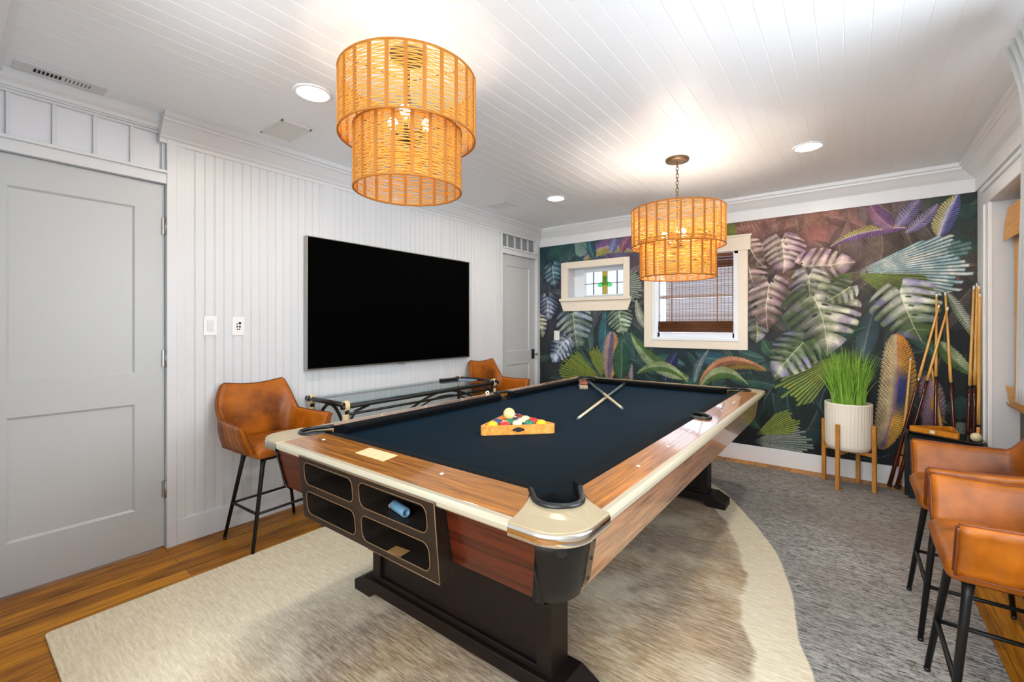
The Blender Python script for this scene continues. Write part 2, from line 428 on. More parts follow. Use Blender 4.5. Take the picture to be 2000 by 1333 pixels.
# the apron board lies in the xz plane
n8 = 8
f.v[n8:] = [(a, D+c, b) for a, b, c in f.v[n8:]]
f.build('window_sill', M_cream, w_1, .003)
f = MB(); yr = D+.15
f.box(s0,.535,yr,yr+.05,sz0,sz1); f.box(1.045,s1,yr,yr+.05,sz0,sz1); f.box(.535,1.045,yr,yr+.05,1.875,sz1); f.box(.535,1.045,yr,yr+.05,sz0,1.60)
f.box(.50,.535,yr-.02,yr,sz0,sz1); f.box(1.04,1.06,yr-.02,yr,sz0,sz1); f.box(.535,1.04,yr-.02,yr,1.87,1.89); f.box(.535,1.04,yr-.02,yr,1.588,1.604)
f.build('sash', M_vinyl, w_1, .003)
def glassm(name, rgb, tint=.0):
    m, nt, p = new_mat(name)
    tr = nt.nodes.new('ShaderNodeBsdfTransparent'); tr.inputs['Color'].default_value = (*lin(rgb),1)
    gl = nt.nodes.new('ShaderNodeBsdfGlossy'); gl.inputs['Roughness'].default_value = .03
    fr = nt.nodes.new('ShaderNodeFresnel'); fr.inputs['IOR'].default_value = 1.5
    mx = nt.nodes.new('ShaderNodeMixShader')
    ge = nt.nodes.new('ShaderNodeNewGeometry'); iv = nt.nodes.new('ShaderNodeMath'); iv.operation = 'SUBTRACT'; iv.inputs[0].default_value = 1.0
    mu = nt.nodes.new('ShaderNodeMath'); mu.operation = 'MULTIPLY'
    nt.links.new(ge.outputs['Backfacing'], iv.inputs[1]); nt.links.new(iv.outputs[0], mu.inputs[0]); nt.links.new(fr.outputs[0], mu.inputs[1])
    nt.links.new(mu.outputs[0], mx.inputs[0]); nt.links.new(tr.outputs[0], mx.inputs[1]); nt.links.new(gl.outputs[0], mx.inputs[2])
    nt.links.new(mx.outputs[0], nt.nodes['Material Output'].inputs['Surface'])
    return m
G_clear = glassm('clear_glass', (248,248,252)); G_green = glassm('green_glass', (110,215,130)); G_yel = glassm('yellow_glass', (250,205,60))
M_lead = mat('lead_came', (60,66,80), .5, .4)
xc = .79; gy = yr+.02
g = MB()
def quad(mb, pts, m): mb.add([(a, gy, b) for a, b in pts], [tuple(range(len(pts)))], m)
quad(g, [(.535,1.60),(.765,1.60),(.765,1.875),(.535,1.875)], 0); quad(g, [(.815,1.60),(1.045,1.60),(1.045,1.875),(.815,1.875)], 0)
quad(g, [(.765,1.60),(.815,1.60),(.815,1.875),(.765,1.875)], 2)
g.build('pane', [G_clear, G_green, G_yel], w_1)
g = MB(); gy = yr+.017
def petal(a, L, w_):
    pts = []
    for i in range(9):
        s = i/8; pts.append((s*L, w_*math.sin(PI*s)**.7))
    for i in range(7,0,-1):
        s = i/8; pts.append((s*L, -w_*math.sin(PI*s)**.7))
    c, s_ = math.cos(a), math.sin(a); z0 = 1.735
    quad(g, [(xc+x_*c-y_*s_, z0+x_*s_+y_*c) for x_, y_ in pts], 0)
for a_, L_, w_ in ((PI/2,.095,.030),(PI+.28,.10,.028),(-.28,.10,.028)):
    g = MB(); petal(a_, L_, w_); g.build('stained_petal', G_green, w_1)
f = MB()
for x_ in (.645,.765,.79,.815,.94): f.box(x_-.003,x_+.003,yr+.012,yr+.026,1.60,1.875)
for a, b in ((.535,.765),(.815,1.045)): f.box(a,b,yr+.012,yr+.026,1.733,1.739)
f.build('lead_bars', M_lead, w_1)

# ---- large window
w_2 = structroot('window_2', 'large cream-cased window with white sash beside the small stained-glass window')
f = MB()
f.box(1.325,1.405,D-.022,D,1.018,2.0); f.box(2.22,2.30,D-.022,D,1.018,2.0)
f.box(1.405,2.22,D-.022,D,1.018,1.095); f.box(1.405,2.22,D-.022,D,1.95,2.0)
f.box(1.295,2.325,D-.032,D,1.94,2.08); f.box(1.285,2.335,D-.04,D,2.065,2.085)
f.build('window_frame', M_cream, w_2, .003)
f = MB()
for a in ((1.405,1.45),(2.185,2.23)): f.box(a[0],a[1],D-.014,D+.03,1.095,1.945)
f.box(1.405,2.23,D-.014,D+.03,1.915,1.945); f.box(1.405,2.23,D-.03,D+.03,1.095,1.125)
f.box(1.45,1.475,D+.03,D+.06,1.125,1.915); f.box(2.16,2.185,D+.03,D+.06,1.125,1.915); f.box(1.45,2.185,D+.03,D+.06,1.125,1.175); f.box(1.45,2.185,D+.05,D+.075,1.52,1.555)
f.build('sash', M_vinyl, w_2, .003)
MB().box(1.46,2.175,D+.066,D+.069,1.15,1.92).build('pane', G_clear, w_2)

# ---- right wall with a glazed door opening and, out of sight, the curtained window
oy0, oy1, oz = 2.75, 4.165, 2.045
uy0, uy1, uz0, uz1 = .95, 2.15, .85, 2.1
wr = MB(); tx = .14
wr.box(W, W+tx, -1.9, uy0, 0, H); wr.box(W, W+tx, uy0, uy1, 0, uz0); wr.box(W, W+tx, uy0, uy1, uz1, H); wr.box(W, W+tx, uy1, oy0, 0, H)
wr.box(W, W+tx, oy0, oy1, oz, H); wr.box(W, W+tx, oy1, D+.2, 0, H)
struct(wr.build('wall_right', M_white))
f = MB()
f.box(W-.022, W, oy1, oy1+.085, 0, 2.05); f.box(W-.03, W, oy1+.085, oy1+.11, 0, 2.05); f.box(W-.012, W, oy1+.11, D-.03, .145, 2.205)
f.box(W-.022, W, oy0-.1, oy1+.11, 2.05, 2.14); f.box(W-.035, W, oy0-.12, oy1+.13, 2.14, 2.165); f.box(W-.022,W,oy0-.09,oy0,0,2.05)
struct(f.build('trim_5', M_white_lit, bevel=.004), 'white casing round the glazed door opening in the right wall')
struct(MB().sweep(backc, (W,-1.9,0), (W,D,0), (-1,0,0)).build('trim_6', M_white_lit), 'white crown moulding along the right wall')
struct(MB().box(W-.018,W,-1.9,oy0-.12,0,.145).build('baseboard_right', M_white, bevel=.003))
dr = structroot('door_3', 'glazed door with dark frame behind the bamboo blind in the right wall')
M_doorbrown = mat('dark_olive_door', (74,70,56), .5)
f = MB(); xd = W+.115
f.box(xd, xd+.045, oy0+.01, oy1-.01, .005, .18); f.box(xd, xd+.045, oy0+.01, oy1-.01, 1.93, oz-.005); f.box(xd, xd+.045, oy0+.01, oy0+.12, .18, 1.93); f.box(xd, xd+.045, oy1-.12, oy1-.01, .18, 1.93)
f.build('door_panel', M_doorbrown, dr, .002)
MB().box(xd+.02, xd+.025, oy0+.11, oy1-.11, .17, 1.94).build('pane', mat('dim_glass', (70,68,60), .06, spec=.9), dr)
for z in (1.06,):
    h = MB().cyl((xd-.004,oy1-.012,z-.05),(xd-.004,oy1-.012,z+.05),.007); h.box(xd-.002,xd,oy1-.045,oy1-.01,z-.05,z+.05); h.build('hinge', M_blackmetal, dr)
w_5 = structroot('window_5', 'window behind the grey curtain on the right wall')
f = MB()
f.box(W-.02,W,uy0-.08,uy0,uz0-.05,uz1+.08); f.box(W-.02,W,uy1,uy1+.08,uz0-.05,uz1+.08); f.box(W-.02,W,uy0,uy1,uz1,uz1+.08); f.box(W-.05,W+.02,uy0-.1,uy1+.1,uz0-.03,uz0)
f.box(W+.06,W+.1,uy0,uy1,1.47,1.51)
f.build('window_frame', M_white, w_5, .003)

# ---- near wall: stops short of the camera, which stands in the wide opening
f = MB(); f.box(-.16, 1.3, -.05, .075, 0, H)
struct(f.build('wall_near', M_white))
struct(MB().sweep(backc, (0,.075,0), (1.3,.075,0), (0,1,0)).build('trim_7', M_white), 'white crown moulding along the near wall, at the upper left')

# ---- ceiling fittings
def can(x, y, lab):
    r = thing('recessed_light', lab, 'ceiling light', (x,y,H), 0, 'recessed ceiling lights')
    MB().lathe([(.088,0),(.092,-.003),(.088,-.006),(.070,-.006),(.066,-.001)], n=40, cap0=False, cap1=False).build('trim_ring', M_vinyl, r)
    MB().lathe([(.069,-.0015),(.069,-.004)], n=32).build('diffuser', M_can, r)
    return r
M_can = mat('can_diffuser', (255,244,228), .5, emit=200)
can(.905,1.16,'recessed white ceiling light left of the near pendant lamp')
can(2.83,3.465,'recessed white ceiling light to the right of the far pendant lamp')
can(2.83,1.16,'recessed white ceiling light over the camera end of the table, above the top edge')
can(.905,3.47,'recessed white ceiling light to the left of the far pendant lamp, near the far door')
def vent(x0,x1,y0,y1,lab,n,axis,mt):
    r = thing('ceiling_vent', lab, 'vent', ((x0+x1)/2,(y0+y1)/2,H))
    a,b = (x1-x0)/2,(y1-y0)/2
    f = MB(); w_ = .014
    f.box(-a,a,-b,-b+w_,-.007,0); f.box(-a,a,b-w_,b,-.007,0); f.box(-a,-a+w_,-b,b,-.007,0); f.box(a-w_,a,-b,b,-.007,0)
    f.build('frame', mt, r, .0015)
    s_ = MB()
    for i in range(n):
        u = -a+w_+(2*a-2*w_)*(i+.5)/n
        s_.sweep([(-.004,-.006),(-.003,-.006),(.005,-.001),(.004,-.001)], (u,-b+w_,0), (u,b-w_,0), (1,0,0))
    s_.box(-a+w_,a-w_,-b+w_,b-w_,-.0012,-.0004, 1)
    s_.build('louvres', [mt, M_ventd], r)
    return r
vent(.235,.50,1.195,1.375,'square grey ceiling vent above the near end of the television',16,0,M_ventd)
vent(.245,.485,3.26,3.44,'square grey ceiling vent in front of the far left door',16,0,M_ventd)
M_slot = mat('half_open_slot', (96,98,98), .6)
# slotted register right beside the small crown over door 1
r = thing('air_register', 'white slotted air register in the ceiling over the near left door', 'vent', (.095,.375,H))
f = MB(); f.box(-.055,.055,-.155,.155,-.004,0); f.build('frame', M_white, r, .002)
for k in range(7): MB().box(-.018,.022,-.093+k*.0135,-.0845+k*.0135,-.0050,-.0041).build('slot', M_dark, r)
for k in range(7): MB().box(-.018,.022,.010+k*.0135,.0145+k*.0135,-.0050,-.0041).build('slot', M_slot, r)

# ---- wall plates
def plate(name, lab, y, z, kind):
    r = thing(name, lab, 'wall plate', (.0085,y,z))
    MB().box(0,.006,-.035,.035,-.058,.058).build('cover_plate', M_plate, r, .002)
    if kind == 0:
        MB().box(.006,.009,-.017,.017,-.034,.034).build('rocker', M_white, r, .0015)
        MB().box(.0085,.010,-.015,.015,.018,.030).build('switch_light', M_ventd, r)
    else:
        for a, b, s_ in ((.008,.018,.008),(-.008,.012,.004),(-.007,-.004,.005),(.008,-.004,.006),(-.005,-.02,.004),(.006,-.02,.004)):
            MB().cyl((.006,a,b),(.0075,a,b),s_,n=12).build('jack', M_dark, r)
    return r
plate('light_switch','white rocker switch plate on the beadboard beside the near door',1.01,1.243,0)
plate('jack_plate','white wall plate with small black jacks between the switch and the television',1.162,1.241,1)
o = MB().box(-.037,.037,-.006,0,-.058,.058).build('blank_plate', M_plate, None, .002, loc=(.245,D-.003,1.124))
tag(o, 'blank cream wall plate on the mural below the small window', 'wall plate')

# ============================================================ THE LEAF MURAL (printed paper on the back wall)
BG=[(0.11,2.10,38,72,85),(0.67,2.16,45,80,95),(1.04,2.12,85,75,115),(1.54,2.33,95,62,72),(2.46,2.19,125,78,72),(2.84,2.18,155,88,78),(3.18,2.09,112,92,92),(3.62,1.99,52,72,66),(3.75,1.75,62,52,52),(3.33,1.79,98,74,68),(2.46,1.78,135,92,80),(2.84,1.23,74,64,64),(0.19,1.47,66,66,82),(0.19,0.97,62,68,74),(1.16,1.22,42,66,72),(1.54,0.81,32,62,70),(2.25,0.94,48,72,74),(2.84,0.88,34,46,50),(3.18,0.98,30,36,46),(3.62,1.00,32,38,38),(2.69,0.43,20,42,46),(3.18,0.37,20,28,42),(2.25,0.18,26,34,34),(3.62,0.43,16,26,30),(1.33,1.76,84,74,84),(1.22,1.44,58,64,66),(3.05,1.56,105,80,70)]
MON=[(0.188,1.965,0.217,1.703,0.139,'teal',5),(0.107,1.577,0.100,1.296,0.148,'ice',5),(0.463,1.384,0.524,0.959,0.246,'grn',5),(1.037,1.391,1.090,1.145,0.155,'grn2',5),(0.359,1.069,0.173,0.799,0.154,'ice',5),(-0.036,1.335,0.040,1.094,0.107,'crm',4),(2.358,1.386,2.370,1.087,0.083,'crm',4),(2.304,1.792,2.387,1.483,0.127,'pink',5),(2.304,1.981,2.420,1.783,0.110,'pink',4),(2.563,1.998,2.579,1.707,0.171,'pink',4),(2.737,1.757,3.086,1.762,0.155,'pink',5),(2.767,1.667,2.785,1.324,0.147,'crm',4),(2.472,1.613,2.460,1.208,0.161,'pink',6),(2.803,1.490,2.896,0.996,0.282,'crm',5),(3.353,1.508,3.479,1.128,0.216,'wht',4),(2.723,1.095,2.508,0.779,0.178,'wht',5),(3.046,1.564,2.882,1.444,0.100,'crm',4)]
BAN=[(3.128,0.960,3.227,1.440,0.071,0.03,'slate'),(3.240,0.263,3.338,1.181,0.116,-0.05,'feather'),(0.916,0.643,0.959,1.178,0.098,0.00,'feath2'),(1.148,0.643,1.114,0.857,0.099,0.10,'feath3'),(3.530,0.374,3.513,0.870,0.076,-0.04,'rose'),(3.386,1.997,2.917,1.905,0.044,-0.10,'purple'),(3.570,1.911,3.678,2.213,0.067,0.04,'blueyel'),(3.386,1.957,3.570,2.156,0.044,-0.05,'lilac'),(3.308,2.007,3.170,2.223,0.061,0.05,'plum'),(3.338,2.011,3.468,2.212,0.054,0.00,'lilac'),(1.772,0.716,1.171,1.168,0.074,0.12,'green'),(1.825,0.680,1.967,1.018,0.034,0.08,'stem'),(1.055,0.653,1.067,1.078,0.106,-0.02,'dkgrn'),(1.873,0.663,2.452,0.839,0.072,0.22,'copper'),(1.883,0.644,2.304,0.698,0.057,0.30,'green'),(1.240,0.732,1.772,0.675,0.050,0.22,'green'),(3.614,1.488,3.765,1.127,0.032,0.03,'pale'),(3.578,1.123,3.765,0.880,0.048,-0.05,'green'),(3.581,0.771,3.619,0.517,0.023,-0.20,'yellow'),(0.604,2.013,1.217,2.034,0.080,0.16,'purple'),(0.947,2.050,0.995,2.214,0.054,0.00,'blue'),(1.067,2.049,1.171,2.215,0.053,0.10,'plum'),(0.734,2.007,0.670,2.230,0.058,0.00,'tealb'),(0.848,0.924,0.873,1.428,0.081,-0.03,'tealb'),(1.340,1.213,1.234,1.519,0.044,0.05,'pale'),(1.544,0.673,1.657,0.966,0.073,0.05,'navy'),(2.122,0.935,1.845,0.973,0.071,0.10,'tealb'),(2.693,2.063,2.636,2.370,0.060,0.00,'dusk'),(3.046,2.109,3.029,2.238,0.067,0.00,'dusk'),(2.979,1.950,2.996,1.567,0.034,0.00,'dusk'),(2.460,2.010,2.579,2.177,0.065,0.10,'dusk'),(3.407,1.170,3.564,1.000,0.044,0.10,'dkgrn'),(2.839,0.967,3.144,1.229,0.065,0.10,'dkgrn'),(2.540,0.954,2.420,1.134,0.055,0.10,'dkgrn')]
FAN=[(3.073,1.675,3.783,1.701,27,'ice',20),(3.073,1.675,3.564,1.441,20,'lime',14),(3.086,1.666,2.839,1.553,30,'lime',9),(3.816,1.852,3.605,1.800,35,'tealf',14),(3.816,2.108,3.660,2.058,30,'tealf',12),(3.029,1.018,2.547,0.591,20,'lime',13),(2.337,0.185,2.810,0.234,28,'grey',18),(2.358,0.244,2.693,0.450,22,'lime',14),(0.836,0.637,0.274,0.755,34,'lime',20),(0.848,0.637,0.734,1.013,18,'lime',10),(0.224,2.363,0.331,1.953,40,'tealf',16),(0.470,2.302,0.657,2.014,25,'pale',10),(2.086,2.126,2.210,2.159,50,'lime',9),(0.953,1.676,1.340,1.655,38,'grey',16),(3.578,0.637,3.778,0.641,40,'tealf',14),(3.592,0.429,3.765,0.511,28,'grey',12),(2.839,2.139,2.693,2.294,40,'dusk',12),(2.693,2.316,2.874,2.070,35,'dusk',14),(2.210,2.469,2.420,2.107,25,'dusk',10)]

def srgb2lin(a): return np.where(a <= .04045, a/12.92, ((a+.055)/1.055)**2.4)
MX0, MX1, MZ0, MZ1 = 0.0, W, .145, 2.206
NX = 1020; NZ = int(NX*(MZ1-MZ0)/(MX1-MX0))
rng = np.random.RandomState(3)
X, Z = np.meshgrid(np.linspace(MX0, MX1, NX), np.linspace(MZ0, MZ1, NZ))
def vnoise(scale, octs=4, sx=1, sz=1, seed=0):
    r = np.random.RandomState(seed); out = np.zeros_like(X); amp = 1; tot = 0
    for o_ in range(octs):
        f = scale*(2**o_); gx = int((MX1-MX0)*f*sx)+3; gz = int((MZ1-MZ0)*f*sz)+3
        G = r.rand(gz, gx)
        u = (X-MX0)*f*sx; v = (Z-MZ0)*f*sz
        iu = u.astype(int); iv = v.astype(int); fu = u-iu; fv = v-iv
        fu = fu*fu*(3-2*fu); fv = fv*fv*(3-2*fv)
        a = G[iv,iu]*(1-fu)+G[iv,iu+1]*fu; b = G[iv+1,iu]*(1-fu)+G[iv+1,iu+1]*fu
        out += amp*(a*(1-fv)+b*fv); tot += amp; amp *= .55
    return out/tot
N1 = vnoise(3,5,seed=1); N2 = vnoise(14,4,seed=2); N3 = vnoise(60,3,seed=4); NS = vnoise(7,5,3,.6,seed=5); WX = vnoise(5,3,seed=8)-.5; WZ = vnoise(5,3,seed=9)-.5
img = np.zeros((NZ,NX,3)); wsum = np.zeros((NZ,NX,1))
for bx,bz,r_,g_,b_ in BG:
    w_ = 1/(((X-bx+WX*.3)**2+(Z-bz+WZ*.3)**2)+.02)**2.2
    img += w_[...,None]*np.array([r_,g_,b_])/255.; wsum += w_[...,None]
img /= wsum
gm = img.mean(2,keepdims=True); img = gm+(img-gm)*.78
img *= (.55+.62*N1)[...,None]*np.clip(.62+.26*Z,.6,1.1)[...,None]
img *= (.86+.28*NS)[...,None]
def paint(mask, col, sl):
    m = np.clip(mask,0,1)[...,None]
    img[sl] = img[sl]*(1-m)+col*m
def win(x0,x1,z0,z1):
    i0 = max(0,int((x0-MX0)/(MX1-MX0)*(NX-1))); i1 = min(NX,int((x1-MX0)/(MX1-MX0)*(NX-1))+2)
    j0 = max(0,int((z0-MZ0)/(MZ1-MZ0)*(NZ-1))); j1 = min(NZ,int((z1-MZ0)/(MZ1-MZ0)*(NZ-1))+2)
    if i0 >= i1 or j0 >= j1: return None
    return (slice(j0,j1), slice(i0,i1))
c3 = lambda *a: np.array(a)/255.
def mixc(a, b, t): t = np.clip(t,0,1)[...,None]; return a*(1-t)+b*t
PX = (MX1-MX0)/NX
def soft(d, w_=1.2): return np.clip(d/(PX*w_)+.5,0,1)
def leafcoords(bx,bz,tx,tz,hw,bend):
    L = math.hypot(tx-bx,tz-bz); ex = ((tx-bx)/L,(tz-bz)/L); nx = (-ex[1],ex[0])
    pad = hw*1.6+abs(bend)*L+.02
    sl = win(min(bx,tx)-pad,max(bx,tx)+pad,min(bz,tz)-pad,max(bz,tz)+pad)
    if sl is None: return None
    dx = X[sl]-bx+WX[sl]*.012; dz = Z[sl]-bz+WZ[sl]*.012
    s = (dx*ex[0]+dz*ex[1])/L
    d = dx*nx[0]+dz*nx[1]-bend*L*4*np.clip(s,0,1)*(1-np.clip(s,0,1))
    return sl, s, d, L
BS = {'slate':((58,82,92),(74,100,98),(44,60,78)),'feather':((232,176,60),(226,200,150),(50,62,130)),'feath2':((226,178,120),(198,170,160),(70,60,110)),'feath3':((196,178,190),(232,200,60),(80,50,70)),
 'rose':((196,164,170),(170,136,150),(90,60,80)),'purple':((206,196,90),(140,96,160),(180,150,190)),'blueyel':((120,120,190),(216,206,140),(200,200,220)),'lilac':((150,140,190),(176,166,196),(110,84,140)),
 'plum':((120,96,150),(150,126,160),(150,60,60)),'green':((92,124,60),(190,200,150),(60,90,60)),'stem':((130,150,150),(90,110,120),(60,80,100)),'dkgrn':((46,88,70),(62,104,74),(30,56,52)),
 'copper':((150,120,40),(214,150,110),(110,60,30)),'pale':((168,182,150),(206,208,196),(110,130,96)),'yellow':((214,160,50),(190,140,50),(120,90,30)),'blue':((120,136,180),(160,170,200),(80,90,140)),
 'tealb':((44,92,106),(60,110,120),(30,66,84)),'navy':((38,42,92),(50,60,110),(30,32,60)),'dusk':((140,104,96),(122,110,100),(110,70,66))}
def banana(bx,bz,tx,tz,hw,bend,sch):
    q = leafcoords(bx,bz,tx,tz,hw,bend)
    if q is None: return
    sl,s,d,L = q
    sc = np.clip(s,0,1)
    prof = np.power(np.sin(PI*np.power(sc,.82))+1e-6,.62)
    ph0 = s*L/.0105
    edge = 1+.05*np.sin(ph0*2.1+6*N2[sl])
    if sch in ('feather','feath2','feath3','rose'): prof = np.power(np.clip(1-np.abs(2*sc-1.0)**2.6,0,1)+1e-6,.5)*(.84+.16*sc)
    w_ = hw*prof*edge+1e-5
    t_ = d/w_; at = np.abs(t_)
    mask = soft((1-at)*w_)*((s>0)&(s<1))
    ph = s*L/.0165 - at*hw/.0165*.55 + N2[sl]*1.3
    st = .5+.5*np.cos(2*PI*ph)
    a,b,c_ = [c3(*k) for k in BS[sch]]
    side = np.clip(.5+t_*3,0,1)
    col = mixc(a,b,side)
    dark = .62 if sch in ('feather','feath2','feath3','rose','blueyel','lilac','purple','pale') else .34
    nn = N1[sl]
    if sch == 'feather':
        blue = np.clip(1.5-np.abs(s-.52)*6,0,1)*np.clip(1.3-np.abs(t_+.30)*2.2,0,1)
        blue = np.maximum(blue, np.clip((.24-s)*5,0,1)*np.clip(1.1-at*1.6,0,1)*.7)
        col = mixc(col, c3(44,58,128), blue)
        col = mixc(col, c3(240,158,50), np.clip((s-.62)*3,0,1)*np.clip(t_*2.5 if False else (1-side)*1.2,0,1))
    elif sch in ('feath2','feath3','blueyel','copper'):
        col = mixc(col, c_, np.clip(1.1-at*2.2+(nn-.5),0,1))
    else:
        col = mixc(col, c_, np.clip((nn-.35)*1.6,0,1)*.7)
    col = col*(1-dark*(1-st)*np.clip(.35+at,0,1))[...,None]
    col = col*(.80+.4*N2[sl])[...,None]
    col = col*(1-.35*np.clip(at-.8,0,1)*3)[...,None] if sch not in ('green','purple') else col
    mid = np.clip(1-np.abs(d)/(.0035+.004*(1-sc)),0,1)
    mc = c3(150,70,130) if sch in ('feather','rose') else (c_*.5+.5*c3(225,220,205))
    col = mixc(col, mc, mid*.9)
    paint(mask*({'dusk':.45,'_':.7}.get(sch,.96)), col, sl)
MS = {'teal':((150,186,196),(70,112,128),(56,84,108)),'ice':((190,202,220),(110,126,160),(70,84,120)),'grn':((196,208,200),(108,134,118),(124,138,172)),'grn2':((184,200,180),(92,132,86),(110,122,150)),
 'crm':((226,222,200),(112,132,84),(136,126,152)),'pink':((220,200,190),(150,118,106),(150,116,140)),'wht':((226,228,212),(104,136,76),(130,124,172))}
def monstera(bx,bz,tx,tz,hw,sch,n):
    L = math.hypot(tx-bx,tz-bz); hw = max(hw, L*.44)
    rr_ = random.Random(int((bx*31+bz*17)*1000))
    q = leafcoords(bx,bz,tx,tz,hw*1.15,rr_.uniform(-.05,.05))
    if q is None: return
    sl,s,d,_ = q
    under = img[sl].copy()
    a,b,c_ = [c3(*k) for k in MS[sch]]
    side = d > 0
    u = np.clip((s+.24)/1.24,0,1)
    wb = hw*np.power(np.clip(np.sin(PI*np.power(u,.72)),0,1)+1e-9,.72)
    rel = np.abs(d)/hw
    c = s - .42*np.power(rel+1e-9,1.25)*hw/L*1.25 + (N1[sl]-.5)*.05
    # slit positions, separately for each half
    cut_ = np.zeros_like(s); lobe = np.zeros_like(s); half_ = np.full_like(s,.1); idx_ = np.zeros_like(s)
    nl = 5 if hw > .14 else 4
    for sd in (False, True):
        ck = [-.30+(.86/(nl-.2))*k+rr_.uniform(-.025,.025) for k in range(nl+1)]
        m_ = side == sd
        for k in range(len(ck)):
            lo = ck[k]; hi = ck[k+1] if k+1 < len(ck) else 1.1
            r_ = m_&(c >= lo)&(c < hi)
            mid_ = (lo+min(hi,lo+.3))/2
            lobe[r_] = (c[r_]-mid_)/((min(hi,lo+.3)-lo)/2); idx_[r_] = k+(7 if sd else 0)
        for k in range(1,len(ck)):
            ak = rr_.uniform(.22,.46); hwid = rr_.uniform(.030,.060)
            at = np.abs(d)/(wb+1e-5)
            ww = hwid*np.power(np.clip((at-ak)/(1-ak),0,1),.8)
            inside = np.clip((ww-np.abs(c-ck[k]))*L/(PX*1.3)+.4,0,1)*(at>ak)*m_
            cut_ = np.maximum(cut_, inside)
            if rr_.random() < .55 and k < len(ck)-1:
                e = ((c-ck[k]-.05)/.022)**2+((at-.17)/.09)**2
                cut_ = np.maximum(cut_, np.clip((1-e)*3,0,1)*m_)
    lob = np.clip(np.abs(lobe),0,1)
    we = wb*(1-.10*lob**2*np.clip(rel*2,0,1))+1e-5
    at = np.abs(d)/we
    mask = soft((1-at)*we,1.6)*((s>-.24)&(s<1))
    mask *= 1-np.clip((-s*L*.55-np.abs(d))/PX,0,1)*(s<0)
    mask = mask*(1-cut_)
    nn = np.clip(N1[sl]*.45+N2[sl]*.55,0,1)
    rndl = np.modf(np.abs(np.sin(idx_*12.9898+bx*78.2))*43758.5)[0]
    body = 1-.75*np.clip(at-.15,0,1)
    big = np.clip((N1[sl]-.36)*3.4,0,1)
    col = mixc(b*.78, a, np.clip((1.15-.85*lob**1.5)*(.05+1.1*big+.8*(nn-.4))+.30*(rndl-.5),0,1))
    col = mixc(col, c_, np.clip((N2[sl]-.42+.30*(rndl-.5))*4,0,1)*np.clip(at*1.5-.05,0,1)*.85)
    fib = .5+.5*np.cos(c*L*2*PI/.011+N3[sl]*5+N2[sl]*6)
    col = col*(.91+.09*fib)[...,None]
    col = col*(1.06-.42*np.clip(lob-.35,0,1)*np.clip(at*1.6,0,1)-.20*np.clip(at-.6,0,1))[...,None]
    col = col*np.where(side,1.04,.86)[...,None]*(.92+.22*(rndl-.5))[...,None]
    vein = np.clip(1-lob*12*np.clip(1,0,1),0,1)*np.clip(1.05-at,0,1)*(s>-.2)
    col = mixc(col, c3(236,232,208), vein*.55)
    mid = np.clip(1-np.abs(d)/(.0020+.0042*(1-np.clip(s,0,1))),0,1)*(s>-.02)
    col = mixc(col, c3(234,228,200), mid*.9)
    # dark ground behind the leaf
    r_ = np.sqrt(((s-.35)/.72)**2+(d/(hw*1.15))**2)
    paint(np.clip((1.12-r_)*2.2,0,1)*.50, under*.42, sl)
    paint(mask*.98, col, sl)
FS = {'ice':((150,196,208),(206,206,200),(70,84,80)),'lime':((168,174,62),(104,126,58),(30,42,26)),'tealf':((48,86,80),(64,102,92),(28,48,48)),'pale':((150,180,170),(110,140,130),(50,70,70)),
 'grey':((168,172,158),(110,124,116),(34,44,46)),'dusk':((160,112,92),(150,130,110),(120,70,60))}
def fan(cx_,cz_,ex_,ez_,ha,sch,n):
    R = math.hypot(ex_-cx_,ez_-cz_); a0 = math.atan2(ez_-cz_,ex_-cx_); ha = math.radians(ha)
    sl = win(cx_-R*1.05,cx_+R*1.05,cz_-R*1.05,cz_+R*1.05)
    if sl is None: return
    dx = X[sl]-cx_; dz = Z[sl]-cz_; r_ = np.hypot(dx,dz)
    th = np.arctan2(dz,dx)-a0; th = (th+PI)%(2*PI)-PI
    th = th + .10*(r_/R)**2*np.sign(th)*0 + (N1[sl]-.5)*.05
    u = (th+ha)/(2*ha); ph = u*n; fr = ph-np.floor(ph); tri = 1-np.abs(fr-.5)*2
    k = np.floor(ph); rnd = np.modf(np.abs(np.sin(k*91.7+cx_*31))*4373.5)[0]
    Rk = R*(.82+.18*rnd)*(1-.25*np.clip(np.abs(u-.5)*2,0,1)**3)
    mask = ((u>0)&(u<1))*soft(Rk-r_,2)
    split = np.clip((r_/R-.72)*4,0,1)*np.clip((.35-tri)*5,0,1)
    mask = mask*(1-split)
    a,b,c_ = [c3(*q) for q in FS[sch]]
    col = mixc(a,b,np.clip(N2[sl]*1.3-.1+(rnd-.5)*.6,0,1))
    col = mixc(c_, col, np.clip(tri*1.9-.1,0,1))
    col = col*(.78+.45*N2[sl])[...,None]
    fade = np.clip(r_/R*5,0,1)
    paint(mask*fade*(.95 if sch not in ('dusk','tealf') else .6), col, sl)
# dim undergrowth, then the leaves in front
for i in range(230):
    bx = rng.uniform(-.1,W+.1); bz = rng.uniform(.1,2.2); a = rng.uniform(0,2*PI); L = rng.uniform(.2,.55)
    sl = win(bx-L,bx+L,bz-L,bz+L)
    if sl is None: continue
    c0 = img[sl].mean((0,1)); tint = np.array([.95,1.15,1.05]) if bz < 1.35 else np.array([1.08,1.04,1.0])
    if bz > 1.3: tint = tint*.9
    BS['_'] = tuple(tuple(np.clip(c0*255*k*tint,0,255)) for k in (1.2,1.75,.8))
    banana(bx,bz,bx+L*math.cos(a),bz+L*math.sin(a),L*rng.uniform(.12,.24),rng.uniform(-.12,.12),'_')
for a in FAN[8:]: fan(*a)
for a in BAN[:1]+BAN[21:]: banana(*a)
for a in FAN[:8]: fan(*a)
for a in MON: monstera(*a)
for a in BAN[1:21]: banana(*a)
for a in BAN[21:23]: banana(*a)
